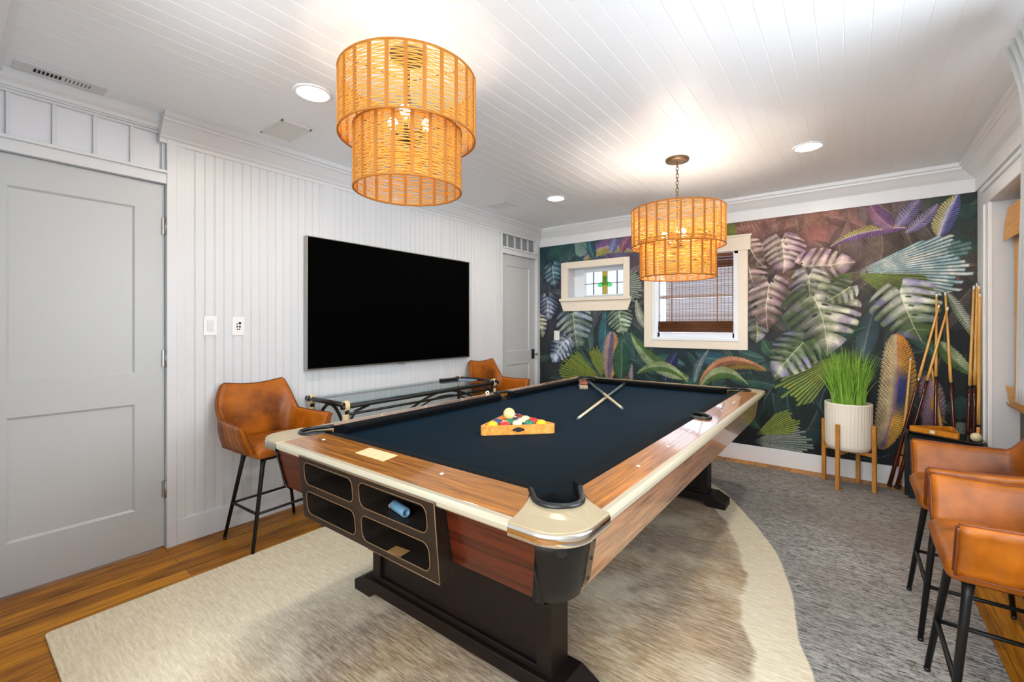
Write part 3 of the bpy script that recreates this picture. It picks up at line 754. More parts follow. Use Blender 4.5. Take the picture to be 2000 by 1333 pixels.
img *= (.90+.20*N3)[...,None]
# joins between the paper strips
for xs in (.62,1.24,1.86,2.48,3.10):
    img[:, int(xs/W*NX)] *= .8
img = np.clip(img*1.06,0,1)
keep = np.ones((NZ,NX),bool)
def cut(x0,x1,z0,z1): keep[(Z>z0)&(Z<z1)&(X>x0)&(X<x1)] = False
cut(s0-.02,s1+.02,sz0-.02,sz1+.02); cut(w0-.02,w1+.02,wz0-.02,wz1+.02)
co = np.empty((NZ*NX,3),np.float32); co[:,0] = X.ravel(); co[:,1] = D-.0025; co[:,2] = Z.ravel()
idx = np.arange(NZ*NX).reshape(NZ,NX)
a_,b_,c_,d_ = idx[:-1,:-1],idx[:-1,1:],idx[1:,1:],idx[1:,:-1]
ok = (keep[:-1,:-1]&keep[:-1,1:]&keep[1:,1:]&keep[1:,:-1]).ravel()
quads = np.stack([a_.ravel(),b_.ravel(),c_.ravel(),d_.ravel()],1)[ok]
me = bpy.data.meshes.new('wallpaper')
me.vertices.add(NZ*NX); me.vertices.foreach_set('co', co.ravel())
me.loops.add(len(quads)*4); me.loops.foreach_set('vertex_index', quads.ravel().astype(np.int32))
me.polygons.add(len(quads)); me.polygons.foreach_set('loop_start', np.arange(0,len(quads)*4,4,dtype=np.int32))
me.update(calc_edges=True)
ca = me.color_attributes.new('print','FLOAT_COLOR','POINT')
rgba = np.ones((NZ*NX,4),np.float32); rgba[:,:3] = srgb2lin(img.reshape(-1,3)); ca.data.foreach_set('color', rgba.ravel())
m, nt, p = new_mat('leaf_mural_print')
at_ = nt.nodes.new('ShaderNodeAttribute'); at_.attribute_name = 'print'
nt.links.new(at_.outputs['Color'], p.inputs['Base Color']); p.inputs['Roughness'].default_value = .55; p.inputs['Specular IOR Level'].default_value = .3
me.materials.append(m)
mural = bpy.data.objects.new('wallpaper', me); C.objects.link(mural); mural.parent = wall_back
mural['label'] = 'mural wallpaper of monstera, palm and banana leaves'
del X, Z, N1, N2, N3, NS, WX, WZ, img

# ============================================================ RUG
rx0, rx1, ry0, ry1 = .476, 3.49, .275, 4.40
rg = MB(); nx_, ny_ = 60, 80
m, nt, p = new_mat('hide_pattern_rug')
N = nt.nodes.new; Lk = nt.links.new
tc = N('ShaderNodeTexCoord'); sp = N('ShaderNodeSeparateXYZ'); Lk(tc.outputs['Object'], sp.inputs[0])
def noise(scale, detail=5, sx=1, sy=1, rough=.5):
    mp = N('ShaderNodeMapping'); mp.inputs['Scale'].default_value = (sx,sy,1); Lk(tc.outputs['Object'], mp.inputs[0])
    n = N('ShaderNodeTexNoise'); n.inputs['Scale'].default_value = scale; n.inputs['Detail'].default_value = detail; n.inputs['Roughness'].default_value = rough
    Lk(mp.outputs[0], n.inputs['Vector']); return n.outputs[0]
def mth(op, a, b=None, c=None, clamp=False):
    q = N('ShaderNodeMath'); q.operation = op; q.use_clamp = clamp
    for i, v in enumerate((a,b,c)):
        if v is None: continue
        if isinstance(v,(int,float)): q.inputs[i].default_value = v
        else: Lk(v, q.inputs[i])
    return q.outputs[0]
def rmap(v, a, b, c=0, d=1):
    q = N('ShaderNodeMapRange'); q.inputs[1].default_value = a; q.inputs[2].default_value = b; q.inputs[3].default_value = c; q.inputs[4].default_value = d
    Lk(v, q.inputs[0]); return q.outputs[0]
def mixr(f, a, b):
    q = N('ShaderNodeMix'); q.data_type = 'RGBA'
    if isinstance(f,(int,float)): q.inputs['Factor'].default_value = f
    else: Lk(f, q.inputs['Factor'])
    for k, v in (('A',a),('B',b)):
        if isinstance(v, tuple): q.inputs[k].default_value = (*lin(v),1)
        else: Lk(v, q.inputs[k])
    return q.outputs['Result']
# border of the pale hide as a curve x(y)
yv = rmap(sp.outputs['Y'], 0, 4.4)
fc = N('ShaderNodeFloatCurve'); Lk(yv, fc.inputs['Value'])
pts = [(0,3.06),(1.0,3.02),(1.5,2.985),(1.868,2.945),(2.05,2.886),(2.184,2.867),(2.467,2.824),(2.91,2.672),(3.358,2.43),(3.6,2.282),(3.9,1.95),(4.4,1.3)]
cu = fc.mapping.curves[0]
cu.points[0].location = (pts[0][0]/4.4, pts[0][1]/4); cu.points[1].location = (1, pts[-1][1]/4)
for a, b in pts[1:-1]: cu.points.new(a/4.4, b/4)
fc.mapping.update()
d0 = mth('MULTIPLY_ADD', fc.outputs[0], -4.0, sp.outputs['X'])      # >0 outside the hide
wob = mth('MULTIPLY_ADD', noise(2.6,3), .10, -.05)
d0 = mth('ADD', d0, mth('MULTIPLY', wob, .35))
streak = noise(8,6,1.3,12,.78); fine = noise(58,4,.7,3,.8); blot = noise(1.6,4); blot2 = noise(3.4,4)
outside = rmap(d0, -.004, .004)
d1 = mth('ADD', d0, mth('MULTIPLY_ADD', blot2, .16, -.08))
inner = rmap(d1, -.205, -.185, 1, 0)          # 1 deep inside
cream = mixr(rmap(streak,.36,.66), (220,206,176), (247,237,212))
tan = mixr(rmap(streak,.38,.62), (146,116,82), (214,188,152))
taupe = mixr(rmap(streak,.38,.62), (126,108,94), (200,182,160))
# cream flank on the left, taupe core in the middle
lf = rmap(mth('ADD', sp.outputs['X'], mth('MULTIPLY_ADD', blot, .9, -.45)), 1.05, 1.55)
core = mixr(rmap(blot,.36,.62), tan, taupe)
core = mixr(rmap(blot2,.48,.66,0,.6), core, cream)
ins = mixr(mth('MULTIPLY', inner, lf), cream, core)
grey = mixr(rmap(mth('MULTIPLY_ADD', fine, .75, mth('MULTIPLY', streak, .5)), .52, .70), (44,46,50), (204,202,198))
grey = mixr(rmap(blot,.40,.62,0,.5), grey, (124,116,112))
yd = rmap(sp.outputs['Y'], 3.5, 4.3, 0, .35)
grey = mixr(yd, grey, (96,88,84))
col = mixr(outside, ins, grey)
fl_ = mixr(rmap(fine,.35,.65,0,.2), col, (110,96,84))
Lk(fl_, p.inputs['Base Color']); p.inputs['Roughness'].default_value = .95; p.inputs['Specular IOR Level'].default_value = .1
bp_ = N('ShaderNodeBump'); bp_.inputs['Strength'].default_value = .5; bp_.inputs['Distance'].default_value = .003; Lk(fine, bp_.inputs['Height']); Lk(bp_.outputs[0], p.inputs['Normal'])
M_rug = m
edge = []
rr_ = .02
for cx_, cy_, a0 in ((rx1-rr_,ry0+rr_,-90),(rx1-rr_,ry1-rr_,0),(rx0+rr_,ry1-rr_,90),(rx0+rr_,ry0+rr_,180)):
    for k in range(5):
        a = math.radians(a0+22.5*k); edge.append((cx_+rr_*math.cos(a), cy_+rr_*math.sin(a)))
rg.prism(edge, 0.0005, .009)
rug = rg.build('area_rug', M_rug, None, .003)
tag(rug, 'large rug printed with a pale wavy hide shape on mottled grey, under the pool table', 'rug')

# ============================================================ POOL TABLE
TX0, TX1, TY0, TY1, ZT = 1.025, 2.562, .845, 3.72, .77
ZB = .742; RW = .13; RN = .18; RISE = .013       # side rail, end rail width
PY = 2.37
pt = thing('pool_table', 'large walnut pool table with black cloth and pale metal corners, mid room', 'pool table')
def cor(sx, sy):
    # corner frame: u inwards along x, v inwards along y
    ox = TX1 if sx > 0 else TX0; oy = TY0 if sy < 0 else TY1
    return lambda u, v: (ox-sx*u, oy-sy*v)
def arcp(cx_, cy_, r, a0, a1, n): return [(cx_+r*math.cos(math.radians(a0+(a1-a0)*i/n)), cy_+r*math.sin(math.radians(a0+(a1-a0)*i/n))) for i in range(n+1)]
JL = (.233,.18); JR = (.13,.28)
def zr(u, v): return ZT+RISE*max(0,min(1,(u-.028)/(RW-.028),(v-.028)/(RN-.028)))
dv = (-.62,-.785)
def upath(n=14, r=.066):
    # U of the corner pocket from the end-rail jaw to the side-rail jaw
    c = ((JL[0]+JR[0])/2+dv[0]*.055, (JL[1]+JR[1])/2+dv[1]*.055)
    a = math.atan2(JL[1]-JR[1], JL[0]-JR[0])
    return [JL]+[(c[0]+r*math.cos(a-PI*i/n), c[1]+r*math.sin(a-PI*i/n)) for i in range(n+1)]+[JR]
def qb(p0, p1, p2, n=8): return [((1-t)**2*p0[0]+2*t*(1-t)*p1[0]+t*t*p2[0], (1-t)**2*p0[1]+2*t*(1-t)*p1[1]+t*t*p2[1]) for t in [i/n for i in range(n+1)]]
endb = qb((.175,0),(.185,.10),JL)         # boundary cap / end rail
sideb = qb((0,.195),(.08,.215),JR)        # boundary cap / side rail
outer = [(.175,0)]+list(reversed([(x_, y_) for x_, y_ in arcp(.105,.105,.105,180,270,10)]))[0:]+[(0,.195)]
for sx in (-1,1):
    for sy in (-1,1):
        F_ = cor(sx,sy)
        poly = outer + sideb[1:-1] + list(reversed(upath())) + list(reversed(endb[1:-1]))
        cap = MB().prism([F_(*q) for q in poly], ZT-.006, [ZT+(zr(*q)-ZT)*.55+.0015 for q in poly]).build('corner_cap', M_alu, pt, .0012)
        # bright metal skirt of the cap
        o_ = outer; rs = []
        out3 = []
        for q in o_: out3.append(q)
        sk = MB(); nI = len(out3)
        def inset(q, k): return (q[0]+k*(1 if q[0] < .18 and q[1] > .0 else 0)*(1 if q[0] <= .105 else 0), q[1])
        cx_, cy_ = .105, .105
        def ins(q, k):
            x_, y_ = q
            if x_ > .105: return (x_, y_+k)
            if y_ > .105: return (x_+k, y_)
            dx, dy = x_-cx_, y_-cy_; r = math.hypot(dx,dy) or 1
            return (cx_+dx*(r-k)/r, cy_+dy*(r-k)/r)
        lv = [(.0,ZT-.004),(-.0025,ZT-.010),(-.0025,ZT-.031),(.002,ZT-.036),(.010,ZT-.036),(.010,ZT-.004)]
        rows = [[(*F_(*ins(q,k)), z) for q in out3] for k, z in lv]
        v = [pp for r_ in rows for pp in r_]; f = []
        for i in range(len(lv)):
            a = i*nI; b = ((i+1)%len(lv))*nI
            for j in range(nI-1): f.append((a+j,a+j+1,b+j+1,b+j))
        sk.add(v, f, 0, True); sk.build('cap_skirt', M_chrome, cap)
        # pocket liner
        up = upath()
        ln = MB().tube([(*F_(*q), ZT+(zr(*q)-ZT)*.55+.004) for q in up], .0085, 10)
        inner = [q for q in up]
        ln.build('pocket_liner', M_rubber, cap)
        # pocket bag
        bag = MB(); c = ((JL[0]+JR[0])/2+dv[0]*.055, (JL[1]+JR[1])/2+dv[1]*.055)
        bx_, by_ = F_(*c)
        bag.lathe([(.070,.765),(.070,.70),(.060,.62)], (bx_,by_,0), 20, cap0=False)
        bag.build('pocket', M_blackp, pt)
        # casting below the cap, tapering inwards
        pc = MB(); rings_ = []
        for z, k in ((.733,.030),(.70,.034),(.60,.052),(.564,.062),(.554,.072)):
            r_ = .085
            pts_ = [(.118,k)]+[(k+r_-r_*math.sin(math.radians(a_)), k+r_-r_*math.cos(math.radians(a_))) for a_ in range(0,91,10)]+[(k,.155),(k+.05,.155),(.118,.10)]
            rings_.append([(*F_(*q), z) for q in pts_])
        pc.rings(rings_); pst = pc.build('corner_casting', M_post, pt)
        st = MB(); rr2 = []
        for z, k in ((.729,.029),(.60,.050),(.575,.060)):
            rr2.append([(*F_(*q), z) for q in ((k,.156),(k-.0015,.185),(k+.02,.185),(k+.02,.156))])
        st.rings(rr2, smooth=False); strp = st.build('edge_strip', M_bronze, pst)
        for z in (.705,.655,.60):
            k = .029+(.729-z)/.129*.021
            a_ = F_(k-.004,.170); b_ = F_(k+.006,.170)
            MB().cyl((*a_,z),(*b_,z),.005,n=8).build('screw', M_blackp, strp)
# rails
def rail_end(sy):
    F1, F2 = cor(-1,sy), cor(1,sy)
    e = [(u,v) for u,v in endb if v >= .028]
    pr = [F1(*q) for q in e]; pl = [F2(*q) for q in reversed(e)]
    e0 = endb[1]
    poly = [F1(.178,.028)]+pr[0:]+pl+[F2(.178,.028)]
    oy_ = TY0 if sy < 0 else TY1
    r = MB().prism(poly, .740, [zr(1,abs(q[1]-oy_)) for q in poly]).build('end_rail', M_walnut, pt, .0015)
    F = cor(-1,sy)
    y0 = F(0,0)[1]; s_ = 1 if sy < 0 else -1
    t_ = MB().sweep([(.028,-.031),(.028,0),(.012,.0),(.003,-.004),(-.001,-.011),(0,-.022),(.005,-.028),(.012,-.031)], (TX0+.1755,y0,ZT), (TX1-.1755,y0,ZT), (0,s_,0))
    t_.build('edge_trim', M_aluT, r)
    return r
for sy in (-1,1):
    r = rail_end(sy)
    yy = (TY0+.128) if sy < 0 else (TY1-.128)
    for xk in (1.335,2.025): MB().cyl((xk,yy,zr(1,.128)-.001),(xk,yy,zr(1,.128)+.0012),.0065,n=14).build('rail_sight', M_balltip, r)
    if sy < 0:
        za_, zb_ = zr(1,.100), zr(1,.162)
        pl = MB().add([(1.60,TY0+.100,za_+.001),(1.765,TY0+.100,za_+.001),(1.765,TY0+.162,zb_+.001),(1.60,TY0+.162,zb_+.001),(1.60,TY0+.100,za_-.001),(1.765,TY0+.100,za_-.001),(1.765,TY0+.162,zb_-.001),(1.60,TY0+.162,zb_-.001)],[(0,1,2,3),(0,4,5,1),(1,5,6,2),(2,6,7,3),(3,7,4,0),(7,6,5,4)]).build('name_plate', mat('aged_plate', (232,206,158), .4, .1, var=.12, vscale=60), r)
        pl['label'] = 'small aged cream plate with worn print'
def rail_side(sx):
    F1, F2 = cor(sx,-1), cor(sx,1)
    a = [(u,v) for u,v in sideb if u >= .028]
    ox = TX1 if sx > 0 else TX0
    notch = [(.13+.056*math.cos(math.radians(t_)), PY-TY0+.056*math.sin(math.radians(t_))) for t_ in range(-90,-271,-15)]
    ntc = [(ox-sx*u, TY0+v) for u, v in notch]
    poly = [F1(.028,.198)]+[F1(*q) for q in a]+ntc+[F2(*q) for q in reversed(a)]+[F2(.028,.198)]
    r = MB().prism(poly, .740, [zr(abs(q[0]-ox),1) for q in poly]).build('side_rail', M_walnutY, pt, .0012)
    t_ = MB().sweep([(.028,-.031),(.028,0),(.012,.0),(.003,-.004),(-.001,-.011),(0,-.022),(.005,-.028),(.012,-.031)], (ox,TY0+.1955,ZT), (ox,TY1-.1955,ZT), (-sx,0,0))
    t_.sweep([(-.0012,-.020),(-.0005,-.012),(.004,-.004),(.004,-.020)], (ox,TY0+.1955,ZT), (ox,TY1-.1955,ZT), (-sx,0,0))
    t_.build('edge_trim', M_aluT, r)
    ln = MB().tube([(ox-sx*.155,PY-.060,ZT+RISE+.002)]+[(p_[0],p_[1],zr(abs(p_[0]-ox),1)+.003) for p_ in ntc]+[(ox-sx*.155,PY+.060,ZT+RISE+.002)], .0085, 10)
    ln.build('pocket_liner', M_rubber, r)
    MB().lathe([(.056,.765),(.054,.70),(.045,.63)], (ox-sx*.128,PY,0), 18, cap0=False).build('pocket', M_blackp, pt)
    for k in (.62,.97,1.32,2.02,2.37,2.72-.3):
        yk = TY0+k*.86+.05
        if abs(yk-PY) > .1: MB().cyl((ox-sx*.078,yk,zr(.078,1)-.001),(ox-sx*.078,yk,zr(.078,1)+.0012),.006,n=14).build('rail_sight', M_balltip, r)
    return r
rail_side(-1); rail_side(1)
f = MB().cyl((1.046,2.338,.778),(1.060,2.325,.781),.0135,n=20); pb = f.build('pocket_button', M_balltip, pt, .002)
MB().cyl((1.0595,2.3255,.7809),(1.0612,2.3238,.7813),.005,n=12).build('button_mark', M_blackp, pb)
# cushions: nose profile swept along straight runs, mitred at the pockets
def cushion(p0, p1, q0, q1, parent=pt):
    # p0,p1 back line ends (at the wood), q0,q1 nose line ends
    def ring(p, q):
        P = Vector((*p,0)); Q = Vector((*q,0)); d = Q-P
        return [P+Vector((0,0,.735)), P+Vector((0,0,ZT+RISE-.001)), P+d*.45+Vector((0,0,ZT+RISE)), P+d*.86+Vector((0,0,ZT+RISE-.003)), P+d*1.0+Vector((0,0,ZT+RISE-.010)), P+d*.96+Vector((0,0,ZT+RISE-.018)), P+d*.70+Vector((0,0,ZB-.002)), P+d*.4+Vector((0,0,.735))]
    a, b = ring(p0,q0), ring(p1,q1)
    mb = MB(); k = 24
    rs = [[a[i].lerp(b[i], j/k) for i in range(8)] for j in range(k+1)]
    mb.rings(rs, smooth=False)
    return mb.build('cushion', M_cushion, parent, .001)
CW = .052
y1, y2 = TY0+RN, TY1-RN; xL, xR = TX0+RW, TX1-RW
cushion((TX0+.233,y1),(TX1-.233,y1),(TX0+.278,y1+CW),(TX1-.278,y1+CW))
cushion((TX0+.233,y2),(TX1-.233,y2),(TX0+.278,y2-CW),(TX1-.278,y2-CW))
for xx, s_ in ((xL,1),(xR,-1)):
    cushion((xx,TY0+.28),(xx,PY-.058),(xx+s_*CW,TY0+.325),(xx+s_*CW,PY-.075))
    cushion((xx,PY+.058),(xx,TY1-.28),(xx+s_*CW,PY+.075),(xx+s_*CW,TY1-.325))
MB().box(xL-.005,xR+.005,y1-.005,y2+.005,ZB-.022,ZB).build('playing_cloth', M_felt, pt)
MB().box(TX0+.05,TX1-.05,TY0+.05,TY1-.05,.700,.7195).build('slate_bed', M_dark, pt)
# side and end aprons, leaning inwards
def apron(p0, p1, s_in, mt, nm='apron', z1=.733, z0=.566, lean=.03):
    P0, P1, I = Vector(p0), Vector(p1), Vector(s_in)
    pr = [(0,z1),(.022,z1),(.022+lean,z0),(lean,z0)]
    mb = MB().sweep(pr, P0, P1, I)
    return mb.build(nm, mt, pt, .0015)
apron((TX0+.118,TY0+.034,0),(1.393,TY0+.034,0),(0,1,0),M_apron,'end_apron'); apron((2.137,TY0+.034,0),(TX1-.118,TY0+.034,0),(0,1,0),M_apron,'end_apron')
apron((TX0+.118,TY1-.034,0),(TX1-.118,TY1-.034,0),(0,-1,0),M_apron,'end_apron')
apron((TX0+.034,TY0+.156,0),(TX0+.034,TY1-.156,0),(1,0,0),M_apronY,'side_apron')
apron((TX1-.034,TY0+.156,0),(TX1-.034,TY1-.156,0),(-1,0,0),M_apronY,'side_apron')
f = MB()
for a, b, c, d in ((TX0+.05,TX1-.05,TY0+.044,TY0+.06),(TX0+.05,TX1-.05,TY1-.06,TY1-.044),(TX0+.044,TX0+.06,TY0+.05,TY1-.05),(TX1-.06,TX1-.044,TY0+.05,TY1-.05)):
    f.box(a,b,c,d,.7332,.7395)
f.build('shadow_gap', M_blackp, pt)
# ball storage box on the near end
def rrect(x0,x1,z0,z1,r,n=6):
    P_ = []
    for cx_, cz_, a0 in ((x1-r,z1-r,0),(x0+r,z1-r,90),(x0+r,z0+r,180),(x1-r,z0+r,270)):
        for k in range(n+1):
            a = math.radians(a0+90*k/n); P_.append((cx_+r*math.cos(a), cz_+r*math.sin(a)))
    return P_
bx = MB(); inn = MB(); eg = MB()
X0c, X1c, Z0c, Z1c = 1.395, 2.135, .520, .755
def yf(z): return TY0-.006+(Z1c-z)/(Z1c-Z0c)*.022
cells = [(X0c,1.755,.643,Z1c),(1.755,X1c,.643,Z1c),(X0c,1.755,Z0c,.643),(1.755,X1c,Z0c,.643)]
holes = [(1.428,1.738,.655,.738),(1.775,2.100,.655,.738),(1.428,1.738,.542,.628),(1.775,2.100,.542,.628)]
for (a,b,c,d),(h0,h1,h2,h3) in zip(cells,holes):
    hp = rrect(h0,h1,h2,h3,.026)
    # matching points on the cell border
    cxm, czm = (h0+h1)/2, (h2+h3)/2; op = []
    nC = 7
    per = [((b,czm),(b,d),(cxm,d)),((cxm,d),(a,d),(a,czm)),((a,czm),(a,c),(cxm,c)),((cxm,c),(b,c),(b,czm))]
    for q, (pA,pB,pC) in enumerate(per):
        for k in range(nC):
            t_ = k/(nC-1)
            op.append((pA[0]+(pB[0]-pA[0])*min(1,2*t_)+(pC[0]-pB[0])*max(0,2*t_-1), pA[1]+(pB[1]-pA[1])*min(1,2*t_)+(pC[1]-pB[1])*max(0,2*t_-1)))
    n = len(hp)
    v = [(x_,yf(z),z) for x_,z in op]+[(x_,yf(z),z) for x_,z in hp]
    bx.add(v, [(i,(i+1)%n,n+(i+1)%n,n+i) for i in range(n)])
    inn.add([(x_,yf(z),z) for x_,z in hp]+[(x_,TY0+.16,z) for x_,z in hp], [(i,(i+1)%n,n+(i+1)%n,n+i) for i in range(n)]+[tuple(range(n,2*n))])
    eg.tube([(x_,yf(z)-.0005,z) for x_,z in hp], .0016, 6, closed=True)
# outer shell of the box
bx.add([(X0c,yf(Z1c),Z1c),(X1c,yf(Z1c),Z1c),(X1c,TY0+.17,Z1c-.03),(X0c,TY0+.17,Z1c-.03)],[(0,1,2,3)])
bx.add([(X0c,yf(Z0c),Z0c),(X1c,yf(Z0c),Z0c),(X1c,TY0+.17,Z0c+.02),(X0c,TY0+.17,Z0c+.02)],[(3,2,1,0)])
for xx in (X0c,X1c): bx.add([(xx,yf(Z0c),Z0c),(xx,yf(Z1c),Z1c),(xx,TY0+.17,Z1c-.03),(xx,TY0+.17,Z0c+.02)],[(0,1,2,3)])
eg.tube([(X0c,yf(Z1c)-.0005,Z1c),(X1c,yf(Z1c)-.0005,Z1c)], .002, 6); eg.tube([(X1c,yf(Z1c)-.0005,Z1c),(X1c,yf(Z0c)-.0005,Z0c)], .0018, 6); eg.tube([(1.80,yf(Z0c)-.0005,Z0c),(X1c,yf(Z0c)-.0005,Z0c)], .0016, 6)
bb = bx.build('storage_box', M_cubby, pt); inn.build('compartment', M_cubbyin, bb); eg.build('worn_edges', M_worn, bb)
# pedestals
def pedestal(yb0, yb1, s_):
    ya, yb = min(yb0,yb1), max(yb0,yb1)
    f = MB()
    f.box(1.31,1.365,ya,yb,.08,.66); f.box(2.215,2.27,ya,yb,.08,.66)
    f.box(1.365,2.215,ya+.016,yb-.016,.08,.66); f.box(1.365,2.215,ya,yb,.08,.11)
    p_ = f.build('pedestal', M_darkwood, pt, .003)
    g = MB(); n0 = len(g.v)
    g.prism([(1.195,0),(1.195,.045),(1.265,.082),(2.315,.082),(2.385,.045),(2.385,0),(2.27,0),(2.245,.028),(1.335,.028),(1.31,0)], 0, 1)
    g.v = [(a, (ya-.02)+(yb-ya+.04)*c, b+.009) for a, b, c in g.v]
    g.build('foot', M_darkwood, p_, .004)
pedestal(1.225, 1.335, -1); pedestal(3.225, 3.335, 1)
MB().box(1.70,1.88,1.30,3.26,.30,.46).build('stretcher', M_darkwood, pt, .004)
MB().box(TX0+.10,TX1-.10,TY0+.18,TY1-.10,.655,.70).build('table_frame', M_darkwood, pt)

# things in the storage box
r = thing('chalk_tube', 'pale blue cylinder lying in the upper right compartment of the table end', 'tube', (1.925,TY0+.045,.671), 0)
f = MB().lathe([(.0,-.042),(.0135,-.042),(.015,-.040),(.015,.040),(.0135,.042),(.009,.042),(.008,.037),(.0,.037)], n=24, cap0=False, cap1=False)
f.xf(Matrix.Rotation(PI/2,4,'Y')); o = f.build('tube_body', mat('pale_blue', (92,128,150), .35, var=.1), r); r.rotation_euler.z = math.radians(-12)
f = MB()
for k, (a,b) in enumerate(((-.062,.0),(-.072,.006),(-.068,-.008))): f.sphere((a,b,-.006),.008,10,6)
f.v=[(a_*.8,b_*.8,c_) for a_,b_,c_ in f.v]
f.build('crumpled_wrapper', mat('crumpled_paper', (120,100,86), .6), r)
o = MB().box(-.03,.03,-.02,.02,0,.0012).build('paper_card', mat('tan_card', (150,110,60), .6), None, loc=(1.93,TY0+.035,.543), rotz=.1)
tag(o, 'small tan card lying in the lower right compartment of the table end', 'card')

# ---- rack and balls
rk_c = Vector((1.834,1.637)); ux = Vector((.248,.25)).normalized(); uy = Vector((-ux.y,ux.x))
def tri_rack(name, side, w_, h, mt, marker, cy):
    # local: base edge along x, apex at +y, centred on the base edge; walls of thickness w_
    mb = MB(); hgt = side*math.sqrt(3)/2
    def rt(s_, r):
        hh = s_*math.sqrt(3)/2; P3 = [(-s_/2,cy+0),(s_/2,cy+0),(0,cy+hh)]; out = []
        for i, (px_, py_) in enumerate(P3):
            a0 = (210,330,90)[i]; cx_ = sum(q[0] for q in P3)/3; cy_ = sum(q[1] for q in P3)/3
            dx, dy = cx_-px_, cy_-py_; L = math.hypot(dx,dy); c = (px_+dx/L*2*r, py_+dy/L*2*r)
            for k in range(7): a = math.radians(a0-60+20*k); out.append((c[0]+r*math.cos(a), c[1]+r*math.sin(a)))
        return out
    o_ = rt(side,.014); i_ = rt(side-2*w_*math.sqrt(3),.006); i_ = [(x_,y_+w_) for x_,y_ in i_]
    n = len(o_)
    mb.rings([[(x_,y_,0) for x_,y_ in o_],[(x_,y_,h) for x_,y_ in o_],[(x_,y_,h) for x_,y_ in i_],[(x_,y_,0) for x_,y_ in i_]], 0, False, False, False, closed=True)
    return mb
SR = .366
r = thing('ball_rack', 'wooden triangle rack full of balls on the black cloth of the table', 'rack', (rk_c.x,rk_c.y,ZB+.0003), math.atan2(ux.y,ux.x))
tri_rack('rack',SR,.010,.044,M_oak,True,0).build('rack_frame', M_oak, r, .0015)
f = MB(); dm = [(-.030,0),(-.022,.006),(-.014,.0065),(-.008,.011),(.008,.011),(.014,.0065),(.022,.006),(.030,0),(.022,-.006),(.014,-.0065),(.008,-.011),(-.008,-.011),(-.014,-.0065),(-.022,-.006)]
f.prism(dm, 0, .0008); f.v = [(a,-.0008+c,b+.023) for a,b,c in f.v]; f.build('rack_emblem', mat('black_emblem',(24,20,22),.5), r)
BR = .0286
ballcols = {'cream':(238,206,136),'yellow':(248,190,20),'blue':(24,60,110),'red':(196,26,24),'purple':(60,34,70),'orange':(238,120,24),'green':(16,112,84),'maroon':(120,24,30),'black':(14,14,16)}
MBc = {k: mat('ball_'+k, c, .08, coat=.6) for k, c in ballcols.items()}
M_ivory = mat('ball_ivory', (236,222,180), .1, coat=.6)
M_ink = mat('ball_ink', (20,20,22), .3)
def ball(c, colr, stripe, rot, label, name='pool_ball', grp='balls in the rack'):
    n, k = 28, 18; mb = MB(); v = []; f = []; mi = []
    for i in range(k+1):
        for j in range(n): v.append((BR*math.sin(PI*i/k)*math.cos(2*PI*j/n), BR*math.sin(PI*i/k)*math.sin(2*PI*j/n), BR*math.cos(PI*i/k)))
    for i in range(k):
        for j in range(n):
            zc = abs(math.cos(PI*(i+.5)/k)); q = (i*n+j, (i+1)*n+j, (i+1)*n+(j+1)%n, i*n+(j+1)%n)
            mid = [sum(v[w][d] for w in q)/4 for d in range(3)]
            circ = math.hypot(mid[1],mid[2]) < BR*.40 and mid[0] > 0
            mm = 0
            if stripe and zc > .64: mm = 1
            if circ: mm = 1
            mb.add([v[w] for w in q], [(0,1,2,3)], mm, True)
    mb.xf(Matrix.Rotation(rot[0],4,'X') @ Matrix.Rotation(rot[1],4,'Y') @ Matrix.Rotation(rot[2],4,'Z'))
    o = mb.build(name, [MBc[colr] if colr else M_ivory, M_ivory, M_ink], None, loc=c)
    tag(o, label, 'pool ball', grp)
    return o
rows = [ # front row (base of the triangle) left to right, then rows behind
 [('yellow',0,'yellow pool ball at the left end of the front row of the rack'),('red',1,'red and white pool ball, second from left in the front row of the rack'),('green',1,'green pool ball with a pale stripe, middle of the front row'),('green',0,'green pool ball right of centre in the front row of the rack'),('yellow',0,'yellow pool ball at the right end of the front row of the rack')],
 [('blue',0,'dark blue pool ball at the left of the second row of the rack'),('green',0,'green pool ball second from left in the second row of the rack'),('blue',1,'blue striped pool ball third from left in the second row of the rack'),('red',0,'red pool ball at the right of the second row, behind the yellow ball')],
 [('orange',0,'orange pool ball left in the third row, before the ivory cue ball'),('purple',1,'dark purple striped pool ball in the centre of the third row of the rack'),('orange',1,'orange striped pool ball right in the third row of the rack')],
 [('black',0,'black pool ball left in the fourth row of the rack'),('maroon',0,'maroon pool ball right in the fourth row of the rack')],
 [('yellow',1,'yellow striped pool ball at the far tip of the rack')]]
pitch = BR*2.015; rr = random.Random(4)
for i, row in enumerate(rows):
    for j, (cc, st_, lab) in enumerate(row):
        lx = (j-(len(row)-1)/2)*pitch; ly = .0155+BR+i*pitch*math.sqrt(3)/2
        P_ = rk_c+ux*lx+uy*ly
        ball((P_.x,P_.y,ZB+BR+.0005), cc, st_, (rr.uniform(-.5,.5),rr.uniform(-.5,.5),rr.uniform(1.6,2.8)), lab)
P_ = rk_c+ux*(-.5*pitch*1.0)+uy*(.0155+BR+pitch*math.sqrt(3)/2*1.35)
P_ = rk_c+ux*(-pitch*.5)+uy*(.0155+BR+pitch*math.sqrt(3)/2*(1+1/3.))
o = ball((P_.x-.0,P_.y,ZB+BR+pitch*.816), 'cream', 0, (0,0,0), 'ivory cue ball resting on top of the racked balls', 'cue_ball', None)

